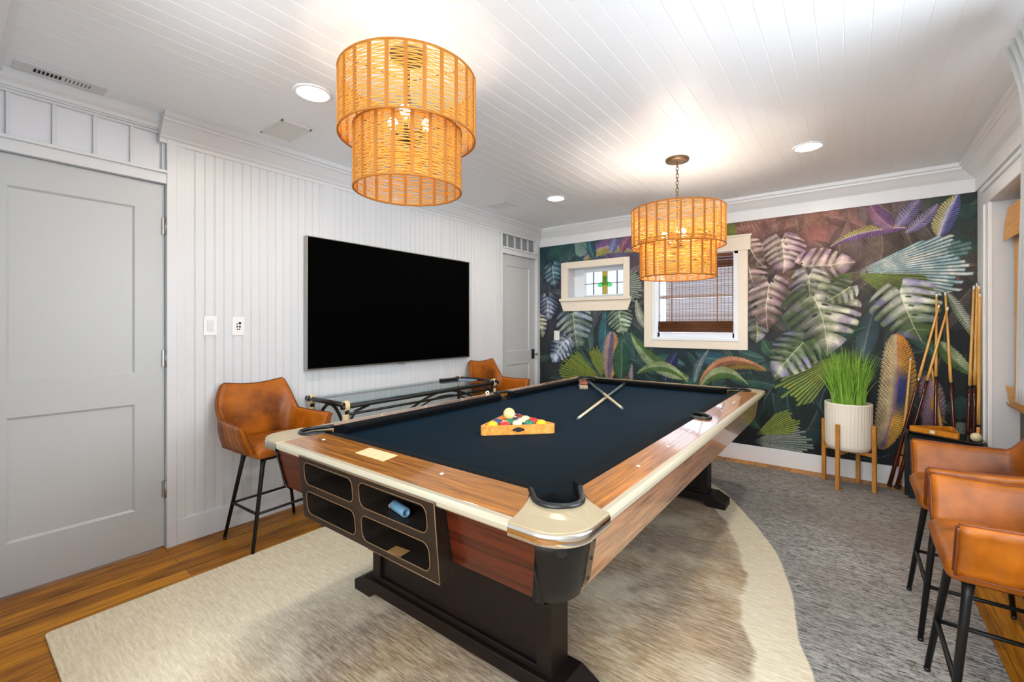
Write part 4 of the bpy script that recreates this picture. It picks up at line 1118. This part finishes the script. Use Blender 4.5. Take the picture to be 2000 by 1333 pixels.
# ---- cues crossing on the cloth, brush
def cue(name, p_tip, p_butt, label, grp, split=.5, rt=.0062, rb=.0145, dark=None, wrap=False):
    # p_tip thin end, p_butt thick end
    T = Vector(p_tip); Bv = Vector(p_butt); d = (Bv-T); L = d.length
    r = thing(name, label, 'pool cue', tuple(Bv), 0, grp)
    rad = lambda s: rt+(rb-rt)*s
    def seg(a, b, nm, mt, extra=0):
        pts_ = [T+d*(a+(b-a)*i/6)-Bv for i in range(7)]
        mb = MB().tube(pts_, lambda q: rad(a+(b-a)*q)+extra, 12); return mb.build(nm, mt, r)
    seg(0,.006,'tip', M_tip); seg(.006,.022,'ferrule', M_ferr); seg(.022,split,'shaft', M_maple if dark != 'grey' else M_shaft2)
    seg(split,split+.012,'joint', M_steel if wrap else M_blackp, .0006)
    seg(split+.012,.985,'butt', {'red':M_cuedark,'grey':M_buttg,'wood':M_oak}.get(dark, M_cuedark)); seg(.985,1,'bumper', M_rubber, .0004)
    return r
M_tip = mat('cue_tip', (90,110,120), .7); M_ferr = mat('ferrule', (240,236,224), .3)
M_shaft2 = mat('pale_shaft', (226,208,176), .35); M_buttg = mat('butt_grey_reflection', (78,96,98), .25, coat=.5)  # dark butt; its blue-grey reflection is put into the colour
cue('pool_cue', (1.894,2.084,ZB+.0072), (1.56,3.47,ZB+.0155), 'pool cue on the cloth pointing toward the near left, dark butt with painted grey reflection at the far rail', 'cues crossed on the table', .52, dark='grey')
cue('pool_cue', (2.039,2.333,ZB+.0410), (1.26,3.43,ZB+.0155), 'pool cue on the cloth crossing over the other one, butt beside the brush', 'cues crossed on the table', .45, dark='grey')
r = thing('table_brush', 'red-brown wooden brush with pale bristles in the far left corner of the table', 'brush', (1.33,3.20,ZB+.0003), math.radians(121))
MB().box(-.10,.10,-.032,.032,.030,.056).build('brush_handle', wood('brush_wood',(110,44,26),(170,84,56),(3,12,12),.35,.4), r, .012, 3)
f = MB(); rr = random.Random(2)
for i in range(20):
    for j in range(7):
        x_ = -.09+.18*i/19; y_ = -.024+.048*j/6
        f.cyl((x_*1.06+rr.uniform(-.003,.003),y_*1.2,0),(x_,y_,.032),.0045,n=5)
f.build('bristles', mat('pale_bristles', (214,196,160), .8), r)

# ============================================================ BAR STOOLS
def make_stool(label):
    r = thing('bar_stool', label, 'stool', group='cognac leather bar stools')
    # bucket shell path: from the front left arm round the back to the front right arm (local +x is forward)
    hw, fx, bxx, rc = .198, .150, -.205, .070
    path = []
    for i in range(14): path.append((fx-(fx-(bxx+rc))*i/14, hw+.0, 0, 1))
    for i in range(12):
        a = PI/2+PI/2*i/12; path.append((bxx+rc+rc*math.cos(a), hw-rc+rc*math.sin(a)))
    for i in range(14): path.append((bxx, (hw-rc)-(2*(hw-rc))*i/14))
    for i in range(12):
        a = PI+PI/2*i/12; path.append((bxx+rc+rc*math.cos(a), -hw+rc+rc*math.sin(a)))
    for i in range(15): path.append((bxx+rc+(fx-(bxx+rc))*i/14, -hw))
    path = [p_[:2] for p_ in path]; n = len(path)
    def nrm(i):
        a = path[max(i-1,0)]; b = path[min(i+1,n-1)]; dx, dy = b[0]-a[0], b[1]-a[1]; L = math.hypot(dx,dy)
        return (dy/L*-1*-1 if False else -dy/L*-1, dx/L*-1*-1 if False else dx/L*-1)
    def out(i):
        # outward normal
        nx_, ny_ = nrm(i); x_, y_ = path[i]
        if nx_*(x_-.02)+ny_*y_ < 0: nx_, ny_ = -nx_, -ny_
        return nx_, ny_
    zb, za, zk = .540, .695, .892
    def ztop(x_, y_):
        # arms low in front, sweeping up to pointed back corners, dipping along the back
        xc_ = bxx+rc
        if x_ > xc_: return za-.006*min(1,(x_-xc_)/.1)
        th_ = math.degrees(math.atan2(abs(y_)-(hw-rc), xc_-x_)) if abs(y_) > hw-rc else 0
        if th_ <= 12: return zk-.020*(1-min(1,abs(y_)/.15)**2)
        u_ = min(1,(th_-12)/70); return zk+(za-zk)*(1-(1-u_)**1.35)
    Mv = 9; th = .030
    inner, outer_ = [], []
    for i,(x_,y_) in enumerate(path):
        ox, oy = out(i); zt = ztop(x_,y_); ri, ro = [], []
        for k in range(Mv):
            t_ = k/(Mv-1); z = zb+(zt-zb)*t_
            ff = max(0,(x_-(bxx+rc))/(fx-bxx-rc))
            fl = .012+.022*t_+.034*t_*ff
            if x_ < bxx+rc*.6 and z > .70: fl += .020*(z-.70)/.19
            belly = .010*math.sin(PI*t_)
            wy = 1+(.20*max(0,(z-.70)/.19) if x_ < bxx+rc+.001 else 0)
            ri.append((x_+ox*(fl-th*.5-belly*.3), (y_+oy*(fl-th*.5-belly*.3))*wy, z))
            quilt = -.0035*(1-abs(math.sin(i*PI/3.0)))**2.0*(4 if t_ < .9 and t_ > .03 else 0)*.6
            ro.append((x_+ox*(fl+th*.5+belly+quilt), (y_+oy*(fl+th*.5+belly+quilt))*wy, z))
        inner.append(ri); outer_.append(ro)
    rings_ = [ri+[( (ri[-1][0]+ro[-1][0])/2, (ri[-1][1]+ro[-1][1])/2, ri[-1][2]+.008)]+list(reversed(ro)) for ri, ro in zip(inner, outer_)]
    sh = MB().rings(rings_, 0, True, True, True)
    shell = sh.build('backrest', M_leather, r)
    pi_ = MB()
    pi_.tube([( (a[-1][0]+b[-1][0])/2+.0*0, (a[-1][1]+b[-1][1])/2, a[-1][2]+.008) for a, b in zip(inner, outer_)], .0035, 6)
    for a, b in ((inner[0],outer_[0]),(inner[-1],outer_[-1])):
        pi_.tube([(q[0]+.003,q[1],q[2]) for q in b], .0032, 6); 
        pi_.tube([(q[0]+.003,q[1],q[2]) for q in a], .0025, 6)
    pi_.tube([(b[0][0],b[0][1],b[0][2]) for b in outer_], .003, 6)
    pi_.build('seam_piping', M_stitch, shell)
    # seat cushion
    st = MB(); rs = []
    def rr4(k, z, e=0):
        P_ = []
        x0, x1, yy, rad = -.185+k, .168-k*1.2, .186-k, .06
        for cx_, cy_, a0 in ((x1-rad*.5,yy-rad*.5,0),(x0+rad,yy-rad,90),(x0+rad,-yy+rad,180),(x1-rad*.5,-yy+rad*.5,270)):
            ra = rad*.5 if cx_ > 0 else rad
            for q in range(7):
                a = math.radians(a0+90*q/6); P_.append((cx_+ra*math.cos(a), cy_+ra*math.sin(a), z))
        return P_
    rs = [rr4(.03,.500), rr4(.006,.508), rr4(0,.525), rr4(0,.545), rr4(.010,.564), rr4(.035,.577), rr4(.07,.584), rr4(.12,.587)]
    st.rings(rs, 0, True); st.build('seat', M_leather, r)
    MB().box(-.14,.13,-.13,.13,.484,.501).build('seat_plate', M_blackmetal, r, .004)
    tops = {}
    for sx in (-1,1):
        for sy in (-1,1):
            T = (sx*.11, sy*.125, .495); B_ = (sx*.165, sy*.208, .011)
            MB().tube([T,(sx*.1155,sy*.133,.447),B_], lambda q: .0155-.0065*q, 12).build('leg', M_blackmetal, r)
            MB().cyl((B_[0],B_[1],.0),(B_[0],B_[1],.012),.0095,n=12).build('leg_cap', M_rubber, r)
    z = .205; k = (.505-z)/.494; ax = .11+.055*k; ay = .125+.083*k
    fr = MB()
    P4 = [(ax,ay),(ax,-ay),(-ax,-ay),(-ax,ay)]
    for i in range(4): fr.cyl((*P4[i],z),(*P4[(i+1)%4],z),.0075,n=10)
    fr.build('footrest', M_blackmetal, r)
    return r
ZR = .009
s_a = make_stool('cognac leather bar stool against the left wall beside the near door')
s_a.location = (.300,1.255,0); s_a.rotation_euler.z = math.radians(3)
dup(s_a, (.300,3.43,0), math.radians(2), 'cognac leather bar stool by the far left door, behind the console')
dup(s_a, (3.43,2.56,ZR), PI, 'cognac leather bar stool against the right wall, the one nearer the plant and cue stand')
dup(s_a, (3.43,1.955,ZR), PI, 'cognac leather bar stool at the lower right corner, nearest the camera')

# ============================================================ TELEVISION
tv = thing('television', 'large black flat-screen television on the white beadboard wall', 'television', (.0,2.40,1.40))
MB().box(.013,.052,-.815,.822,-.462,.465).build('tv_body', M_blackp, tv, .003)
MB().box(.0525,.054,-.812,.819,-.455,.462).build('screen', M_screen, tv)
f = MB(); f.box(.012,.0555,-.822,-.815,-.470,.470); f.box(.012,.0555,.822,.829,-.470,.470); f.box(.012,.0555,-.822,.829,.465,.470); f.box(.012,.0565,-.822,.829,-.470,-.461)
f.build('bezel', M_steel, tv, .001)
MB().box(.03,.058,-.03,.03,-.478,-.470).build('sensor_bar', M_steel, tv, .001)

# ============================================================ CONSOLE with glass top
cz = .726
co_ = thing('console_table', 'narrow black rattan console with glass top along the left wall under the television', 'console table', (.25,2.38,0))
def cl_(p): return (p[0]-.25, p[1]-2.38, p[2])
xa, xb, ya, yb = .052, .495, 1.60, 3.07
M_rattan = mat('black_rattan', (12,10,10), .38)
f = MB()
f.tube([cl_((xb,ya-.03,cz)),cl_((xb,yb+.06,cz))], .015, 12); f.tube([cl_((xa,ya-.02,cz)),cl_((xa,yb+.04,cz))], .007, 12)
f.tube([cl_((xa-.036,ya,cz+.010)),cl_((xb-.0,ya,cz+.010))], .0165, 12); f.tube([cl_((xa-.02,yb,cz+.018)),cl_((xb+.03,yb,cz+.018))], .014, 12)
f.tube([cl_((xb,ya,cz-.05)),cl_((xb,yb,cz-.05))], .009, 10)
f.build('top_frame', M_rattan, co_)
for x_ in (xa+.02,xb):
    for y_ in (ya+.01,yb-.01):
        MB().tube([cl_((x_,y_,cz)),cl_((x_,y_,.0 if x_ < .4 else .0095))], .0145, 12).build('leg', M_rattan, co_)
f = MB(); f.box(xa-.25,xb-.25-.012,ya-2.38+.012,yb-2.38-.012,cz+.012,cz+.020); f.build('glass_top', glassm('console_glass',(228,240,242)), co_)
f = MB()
def arch(p0, p1, h, r=.009, n=16):
    f.tube([cl_((p0[0]+(p1[0]-p0[0])*i/n, p0[1]+(p1[1]-p0[1])*i/n, p0[2]+(p1[2]-p0[2])*i/n+h*math.sin(PI*i/n))) for i in range(n+1)], r, 10)
arch((xb,1.98,.56),(xb,2.95,.56),.165); arch((xb,2.0,.53),(xb,2.93,.53),.16,.006)
arch((xb-.02,ya+.02,.55),(xa+.04,ya+.02,.55),.17,.011)
f.tube([cl_((xb,ya+.01,.60)),cl_((xb,ya+.07,.69)),cl_((xb,ya+.17,cz-.012))], .009, 10); f.tube([cl_((xb,yb-.01,.60)),cl_((xb,yb-.07,.69)),cl_((xb,yb-.17,cz-.012))], .009, 10)
f.tube([cl_((xa,ya,.25)),cl_((xb,ya,.25))], .01, 8); f.tube([cl_((xa,yb,.25)),cl_((xb,yb,.25))], .01, 8); f.tube([cl_((xb,ya,.25)),cl_((xb,yb,.25))], .01, 8)
f.build('arched_brace', M_rattan, co_)
for x_, y_ in ((xa+.02,ya),(xb,ya),(xb,yb),(xa+.02,yb)):
    f = MB()
    for k in range(7): f.tube([cl_((x_+.0185*math.cos(a*PI/6)*(1), y_+.0185*math.sin(a*PI/6), cz-.05-k*.0065)) for a in range(12)], .0036, 5, closed=True)
    for k in range(4): f.tube([cl_((x_+.024*math.cos(a*PI/6), y_-.012+k*.008, cz+.006+.030*math.sin(a*PI/6))) for a in range(12)], .004, 5, closed=True)
    f.build('rattan_binding', M_cream_wrap, co_)
r = thing('remote_control', 'black remote lying at the far end of the glass console', 'remote control', (.16,2.84,cz+.0203), math.radians(80))
MB().box(-.09,.09,-.024,.024,0,.02).build('remote_body', M_blackp, r, .006, 3)
M_btn = mat('grey_buttons',(70,70,74),.5)
for i in range(7):
    for j in range(3): MB().cyl((-.07+i*.02,-.012+j*.012,.0195),(-.07+i*.02,-.012+j*.012,.0212),.0035,n=8).build('button', M_btn, r)
o = MB().box(-.075,.075,-.05,.05,0,.006).build('notepad', mat('blue_grey_pad',(120,160,190),.3), None, .002, loc=(.28,2.96,cz+.0203), rotz=.2)
tag(o, 'thin blue-grey pad on the glass console beside the remote', 'notepad')

# ============================================================ PLANT on its stand
pc = (3.035,4.285)
st = thing('plant_stand', 'four-legged bamboo stand holding the cream pot', 'plant stand', (*pc,0))
RL = .167
for a in (155,245,335,65):
    a = math.radians(a+3)
    f = MB().box(-.0125,.0125,-.0125,.0125,(0.0095 if pc[1]+RL*math.sin(a) < 4.415 else 0),.50)
    f.xf(Matrix.Translation((RL*math.cos(a),RL*math.sin(a),0)) @ Matrix.Rotation(a,4,'Z')); f.build('leg', M_bamboo, st, .002)
f = MB()
for a in (158,248):
    g = MB().box(-RL+.01,RL-.01,-.011,.011,.268+(0 if a == 158 else .0),.294); g.xf(Matrix.Rotation(math.radians(a),4,'Z')); f.add(g.v, g.f)
f.build('cross_bar', M_bamboo, st, .002)
po = thing('planter', 'cream ribbed ceramic pot with grass standing in the bamboo stand', 'planter', (*pc,.2945))
f = MB(); n = 168; rs = []
for r_, z, fl in ((.112,0,0),(.134,.006,0),(.144,.030,0),(.1455,.036,0),(.148,.044,1),(.150,.30,1),(.1505,.345,1),(.1505,.352,0),(.1485,.358,0),(.142,.358,0),(.140,.352,0),(.138,.30,0)):
    rs.append([((r_-(.0026*(.5-.5*math.cos(42*2*PI*j/n)) if fl else 0))*math.cos(2*PI*j/n),(r_-(.0026*(.5-.5*math.cos(42*2*PI*j/n)) if fl else 0))*math.sin(2*PI*j/n),z) for j in range(n)])
f.rings(rs, 0, True, True, False); f.build('pot', M_pot, po)
MB().lathe([(.1385,.305),(.1385,.315),(.07,.322)], n=32).build('soil', M_soil, po)
# grass: hundreds of blades, one tuft
G = MB(); rr = random.Random(11)
for i in range(760):
    a = rr.uniform(0,2*PI); q = .105*math.sqrt(rr.random()); bx_, by_ = q*math.cos(a), q*math.sin(a)
    h = rr.uniform(.28,.52)*(1.04-.22*q/.105); lean = rr.uniform(.0,.10)*(.4+q/.105); la = a+rr.uniform(-.9,.9)
    w_ = rr.uniform(.0016,.0030); pa = rr.uniform(0,PI); cx_, sx_ = math.cos(pa)*w_, math.sin(pa)*w_
    v = []; K = 4
    for k in range(K+1):
        t_ = k/K; ox = bx_+lean*t_**2*math.cos(la); oy = by_+lean*t_**2*math.sin(la); ww = 1-t_**2*.92
        v += [(ox-cx_*ww,oy-sx_*ww,.318+h*t_),(ox+cx_*ww,oy+sx_*ww,.318+h*t_)]
    G.add(v, [(2*k,2*k+1,2*k+3,2*k+2) for k in range(K)], rr.choice((0,0,1,2)))
def grass(nm, c):
    m = mat(nm, c, .5); return m
g_ = G.build('grass_blades', [grass('grass_green',(132,184,58)), grass('grass_light',(178,214,92)), grass('grass_deep',(86,138,44))], po)
g_['kind'] = 'stuff'

# ============================================================ CUE CORNER
sd = thing('side_table', 'small black side table in the right corner, carrying an empty rack and a white ball', 'side table', (3.56,4.22,0))
tp = [(3.375,4.235),(3.705,4.045),(3.745,4.10),(3.745,4.335),(3.36,4.335)]
loc_ = lambda q: (q[0]-3.56, q[1]-4.22)
TZ = .492
MB().prism([loc_(q) for q in tp], TZ-.024, TZ).build('table_top', M_blackgloss, sd, .004)
MB().prism([loc_(((q[0]-3.56)*.93+3.56, (q[1]-4.22)*.93+4.22)) for q in tp], TZ-.075, TZ-.024).build('table_apron', M_blackp, sd)
for q in ((3.378,4.318),(3.395,4.255),(3.70,4.075),(3.728,4.318)):
    a, b = loc_(q); MB().box(a-.014,a+.014,b-.014,b+.014,.0 if q[1]>4.40 or q[0]>3.5 else .0095,TZ-.024).build('leg', M_blackp, sd, .002)
MB().prism([loc_(((q[0]-3.56)*.86+3.58, (q[1]-4.22)*.86+4.22)) for q in tp], .14, .155).build('shelf', M_blackp, sd, .002)
MB().box(3.52-3.56,3.71-3.56,4.11-4.22,4.31-4.22,.156,TZ-.08).build('cabinet_box', M_blackp, sd, .003)
# empty rack lying on it
r = thing('ball_rack', 'empty wooden triangle rack lying on the black side table', 'rack', (3.497,4.178,TZ+.0003), math.atan2(-.155,.25))
f = tri_rack('rack',.295,.012,.036,M_oak,False,0); f.build('rack_frame', wood('amber_rack',(200,112,20),(236,158,50),(8,8,8),.3,.4), r, .0015)
MB().box(-.014,.014,-.0008,0,.008,.028).build('rack_emblem', M_ferr, r)
o = ball((3.695,4.10,TZ+BR), None, 0, (0,0,0), 'white cue ball on the black side table beside the empty rack', 'cue_ball', None)
# leaning cues
GR = 'cues leaning in the right corner'
cue('pool_cue', (3.572,4.512,1.405), (3.285,4.455,.012), 'tall leaning pool cue with silver joint, left one of the crossing pair by the plant', GR, .40, dark='red', wrap=True)
cue('pool_cue', (3.618,4.510,1.385), (3.325,4.425,.012), 'tall leaning pool cue crossing in front of the upright ones, right one of the pair', GR, .40, dark='red')
cue('pool_cue', (3.416,4.535,1.000), (3.345,4.49,.012), 'short yellow cue with white tip, the leftmost in the corner', GR, .75, dark='wood')
cue('pool_cue', (3.560,4.545,1.49), (3.535,4.41,.012), 'upright pool cue with dark butt, left of the gap in the cue cluster', GR, .42, dark='red')
cue('pool_cue', (3.606,4.545,1.50), (3.655,4.41,.012), 'pool cue leaning slightly left at its top with a black ring and pointed butt', GR, .45, dark='red')
cue('pool_cue', (3.528,4.535,.965), (3.63,4.46,.012), 'short yellow cue tucked behind the crossing pair', GR, .8, dark='wood')
cue('pool_cue', (3.748,4.50,1.535), (3.690,4.412,.012), 'pale cue at the left of the bunch standing in the corner', GR, .47, dark='red')
cue('pool_cue', (3.757,4.46,1.55), (3.722,4.385,.012), 'pale cue in the middle of the bunch standing in the corner', GR, .47, dark='red')
cue('pool_cue', (3.758,4.41,1.53), (3.748,4.365,.012), 'pale cue at the right of the bunch standing in the corner', GR, .48, dark='red')
cue('pool_cue', (3.740,4.27,1.47), (3.750,4.405,.012), 'slim pale cue against the white door casing', GR, .62, dark='wood', rt=.005, rb=.012)

# ============================================================ BLINDS AND CURTAIN
M_reed = wood('brown_reed', (84,50,26), (150,104,62), (3,10,60), .6)
M_reedg = wood('dark_fold_reed', (70,36,14), (124,74,34), (3,10,60), .6)
bl = thing('woven_shade', 'brown woven reed shade in the large window, gathered at its foot', 'window blind', (1.8275,D-.004,1.55))
f = MB(); z = 1.915-1.55; rr = random.Random(5)
while z > 1.235-1.55:
    h = rr.choice((.0026,.0032,.0040,.0030)); 
    f.box(-.3495,.3495,.0,.0022,z-h,z, 0)
    z -= h+rr.choice((.0012,.0018,.0034,.0022))
f.build('reed_panel', M_reed, bl)
f = MB()
for k in range(22): x_ = -.34+.68*k/21; f.box(x_-.0009,x_+.0009,-.0012,.0034,1.235-1.55,1.915-1.55)
f.build('threads', mat('brown_thread',(60,44,36),.8), bl)
f = MB()
for x_ in (-.22,.21): f.box(x_-.005,x_+.005,-.0025,-.0012,1.235-1.55,1.80-1.55)
f.build('ladder_tape', mat('tan_tape',(150,96,48),.8), bl)
f = MB()
for k, (z0, z1, dy) in enumerate(((1.212,1.285,-.020),(1.205,1.235,-.028),(1.178,1.202,-.014))):
    zz = z1
    while zz > z0:
        f.cyl((-.35,dy+.003*math.sin(zz*300),zz-1.55),(.35,dy+.003*math.sin(zz*300),zz-1.55),.0032,n=6); zz -= .0056
f.box(-.349,.349,-.018,.0,1.18-1.55,1.28-1.55)
f.build('gathered_folds', M_reedg, bl)
f = MB(); f.box(-.35,.35,-.018,.001,1.90-1.55,1.932-1.55); 
z = 1.90
while z > 1.80:
    f.cyl((-.35,-.012,z-1.55),(.35,-.012,z-1.55),.0026,n=6); z -= .0062 if z > 1.815 else .0052
f.build('valance', M_reedg, bl)

M_bam = wood('bamboo_blind_reed', (196,128,48), (240,184,96), (10,1.5,90), .45)
bb_ = thing('bamboo_blind', 'golden bamboo roll blind in the door opening of the right wall', 'window blind', (W+.07,3.46,0))
f = MB(); z = 1.90
while z > .74:
    f.box(.012,.0145,-.69,.655,z-.0046,z); z -= .0050
f.build('blind_panel', M_bam, bb_)
f = MB(); z = 1.985
k = 0
while z > 1.785:
    dx = -.010-.020*math.sin(min(1,(1.985-z)/.18)*PI*.5); f.box(dx,dx+.003,-.70,.678,z-.0048,z); z -= .0050
f.box(-.012,.02,-.70,.678,1.975,1.99)
f.build('valance', M_bam, bb_)
f = MB()
for k in range(12):
    a = PI*k/11; f.cyl((.0-.020*math.cos(a)-.0,-.69,.76+.0-.028*math.sin(a)),(.0-.020*math.cos(a),.655,.76-.028*math.sin(a)),.0030,n=6)
for z0 in (.80,.78,.835,.855): f.cyl((-.012,-.69,z0),(-.012,.66,z0),.005,n=6)
for k in range(14): f.box(-.008-.0012*k,-.004-.0012*k,-.69,.662,.755+.008*k,.7625+.008*k)
f.build('bottom_fold', M_bam, bb_)
MB().box(.02,.04,-.68,.66,1.93,1.96).build('head_rail', M_blackmetal, bb_)

cu_ = thing('curtain', 'light grey curtain panel hanging at the right edge, on the right wall', 'curtain', (3.60,2.2,0))
f = MB(); nU, nV = 60, 26; v = []
for j in range(nV+1):
    t_ = j/nV; z = 2.285-t_*1.30
    wid = .30*(1-.45*math.sin(min(1,t_/.75)*PI*.5))
    for i in range(nU+1):
        s_ = i/nU; y_ = .50-s_*wid - .26*math.sin(min(1,t_*3.2)*PI/2)
        amp = .030+.02*t_
        v.append((.0+amp*math.sin(s_*2*PI*5+1.2+t_*1.2)-.058, y_-.2, z+.012*abs(math.sin(s_*2*PI*5/2))*(1 if j == 0 else 0)))
f.add(v, [(j*(nU+1)+i,j*(nU+1)+i+1,(j+1)*(nU+1)+i+1,(j+1)*(nU+1)+i) for j in range(nV) for i in range(nU)], 0, True)
cp = f.build('curtain_panel', M_curtain, cu_)
so = cp.modifiers.new('solid','SOLIDIFY'); so.thickness = .003
f = MB().cyl((0.0,-1.1,2.265),(0.0,.28,2.265),.009); f.cyl((0.0,.12,2.265),(W-3.60-.001,.12,2.265),.006); f.cyl((0.0,-1.0,2.265),(W-3.60-.001,-1.0,2.265),.006)
f.build('curtain_rod', M_steel, cu_)

# ============================================================ PENDANT LAMPS
def drum(parent, R, z0, z1, nrib, nm, seedv):
    rr = random.Random(seedv)
    s_ = MB(); nseg = nrib*4; z = z0+.006; k = 0
    pitch = .0074
    while z < z1-.004:
        ph = rr.uniform(0,6); amp = .0022; tilt = (1 if k % 2 else -1)*.0030
        pts_ = []
        for j in range(nseg):
            a = 2*PI*j/nseg; cell = j//4; u = (j % 4)/4
            zz = z + tilt*((u-.5)*2 if True else 0)*(1 if u > 0 else 0) + amp*math.sin(cell*2.1+ph)
            pts_.append((R*math.cos(a), R*math.sin(a), zz))
        s_.tube(pts_, .0024, 5, closed=True); z += pitch*rr.uniform(.85,1.15); k += 1
    root = s_.build(nm, M_rope, parent)
    for i in range(nrib):
        f = MB(); a = 2*PI*(i)/nrib; ca, sa = math.cos(a), math.sin(a); w_ = .0065
        f.add([((R+.0035)*ca-w_*sa*-1,(R+.0035)*sa-w_*ca,z0),((R+.0035)*ca-w_*sa,(R+.0035)*sa+w_*ca,z0),((R-.0035)*ca-w_*sa,(R-.0035)*sa+w_*ca,z0),((R-.0035)*ca+w_*sa,(R-.0035)*sa-w_*ca,z0),
               ((R+.0035)*ca+w_*sa,(R+.0035)*sa-w_*ca,z1),((R+.0035)*ca-w_*sa,(R+.0035)*sa+w_*ca,z1),((R-.0035)*ca-w_*sa,(R-.0035)*sa+w_*ca,z1),((R-.0035)*ca+w_*sa,(R-.0035)*sa-w_*ca,z1)],
              [(0,1,5,4),(1,2,6,5),(2,3,7,6),(3,0,4,7),(0,3,2,1),(4,5,6,7)])
        f.build('wrapped_rib', M_rib, root)
    for z in (z0,z1): MB().tube([(R*math.cos(2*PI*j/96),R*math.sin(2*PI*j/96),z) for j in range(96)], .0048, 6, closed=True).build('rim_hoop', M_rib, root)
    return root
def pendant(name, loc, R1, R2, zt, zm, zmi, zb, chain, lab, seed, bz):
    r = thing(name, lab, 'pendant lamp', loc, 0, 'two-tier rope drum pendants')
    # z given in metres above the floor
    dz = -loc[2]
    drum(r, R1, zm+dz, zt+dz, 26, 'upper_shade', seed); drum(r, R2, zb+dz, zmi+dz, 20, 'lower_shade', seed+1)
    MB().lathe([(.0,-.001),(.078,-.001),(.080,-.006),(.076,-.018),(.060,-.022),(.012,-.026),(.0,-.026)], n=36, cap0=False, cap1=False).build('canopy', M_bronze, r)
    f = MB()
    hub = zmi+dz-.02
    if chain:
        ch = MB(); z = -.026; k = 0
        while z > zt+dz+.02:
            L_ = .034; pts_ = []
            for i in range(16):
                a = 2*PI*i/16; c_, s_ = math.cos(a)*.0085, math.sin(a)*.0085
                zz = s_+(L_/2-.0085)*(1 if s_ > 0 else -1)
                pts_.append((c_ if k % 2 else 0, 0 if k % 2 else c_, z-L_/2+zz))
            ch.tube(pts_, .0024, 6, closed=True); z -= L_-.009; k += 1
        ch.build('chain', M_bronze, r)
        f.cyl((0,0,z+.012),(0,0,hub),.006,n=10)
    else:
        f.cyl((0,0,-.02),(0,0,hub),.007,n=10)
    f.lathe([(.0,hub-.03),(.045,hub-.028),(.048,hub-.012),(.02,hub),(.006,hub+.012)], n=20, cap0=False, cap1=False)
    for i in range(3):
        a = 2*PI*i/3+.3
        f.cyl((0,0,zt+dz-.004),(R1*math.cos(a),R1*math.sin(a),zt+dz-.004),.0022,n=6)
        f.cyl((0,0,zmi+dz-.004),(R2*math.cos(a),R2*math.sin(a),zmi+dz-.004),.0022,n=6)
        f.cyl((R2*math.cos(a),R2*math.sin(a),zmi+dz),(R2*math.cos(a),R2*math.sin(a),zt+dz-.006),.0016,n=6)
        f.cyl((R2*math.cos(a),R2*math.sin(a),zt+dz-.004),(0,0,zt+dz-.004),.0018,n=6)
    f.build('stem', M_bronze, r)
    for i in range(3):
        a = 2*PI*i/3+1.25; q = (.085*math.cos(a), .085*math.sin(a), bz+dz)
        sk = MB().cyl((.04*math.cos(a),.04*math.sin(a),hub-.02),(.07*math.cos(a),.07*math.sin(a),bz+dz-.012),.011,n=10).build('socket', M_bronze, r)
        MB().sphere(q,.022,14,9,sz=1.2).build('bulb', M_bulb2 if chain else M_bulb, r)
    return r
pendant('pendant_lamp', (1.535,1.245,H), .285, .225, 2.297, 2.045, 2.075, 1.822, False, 'near two-tier woven rope pendant lamp close under the ceiling, upper left of centre', 3, 2.13)
pendant('pendant_lamp', (2.085,3.165,H), .308, .250, 2.052, 1.795, 1.835, 1.580, True, 'far two-tier woven rope pendant lamp hanging on a chain over the far table end', 9, 1.88)
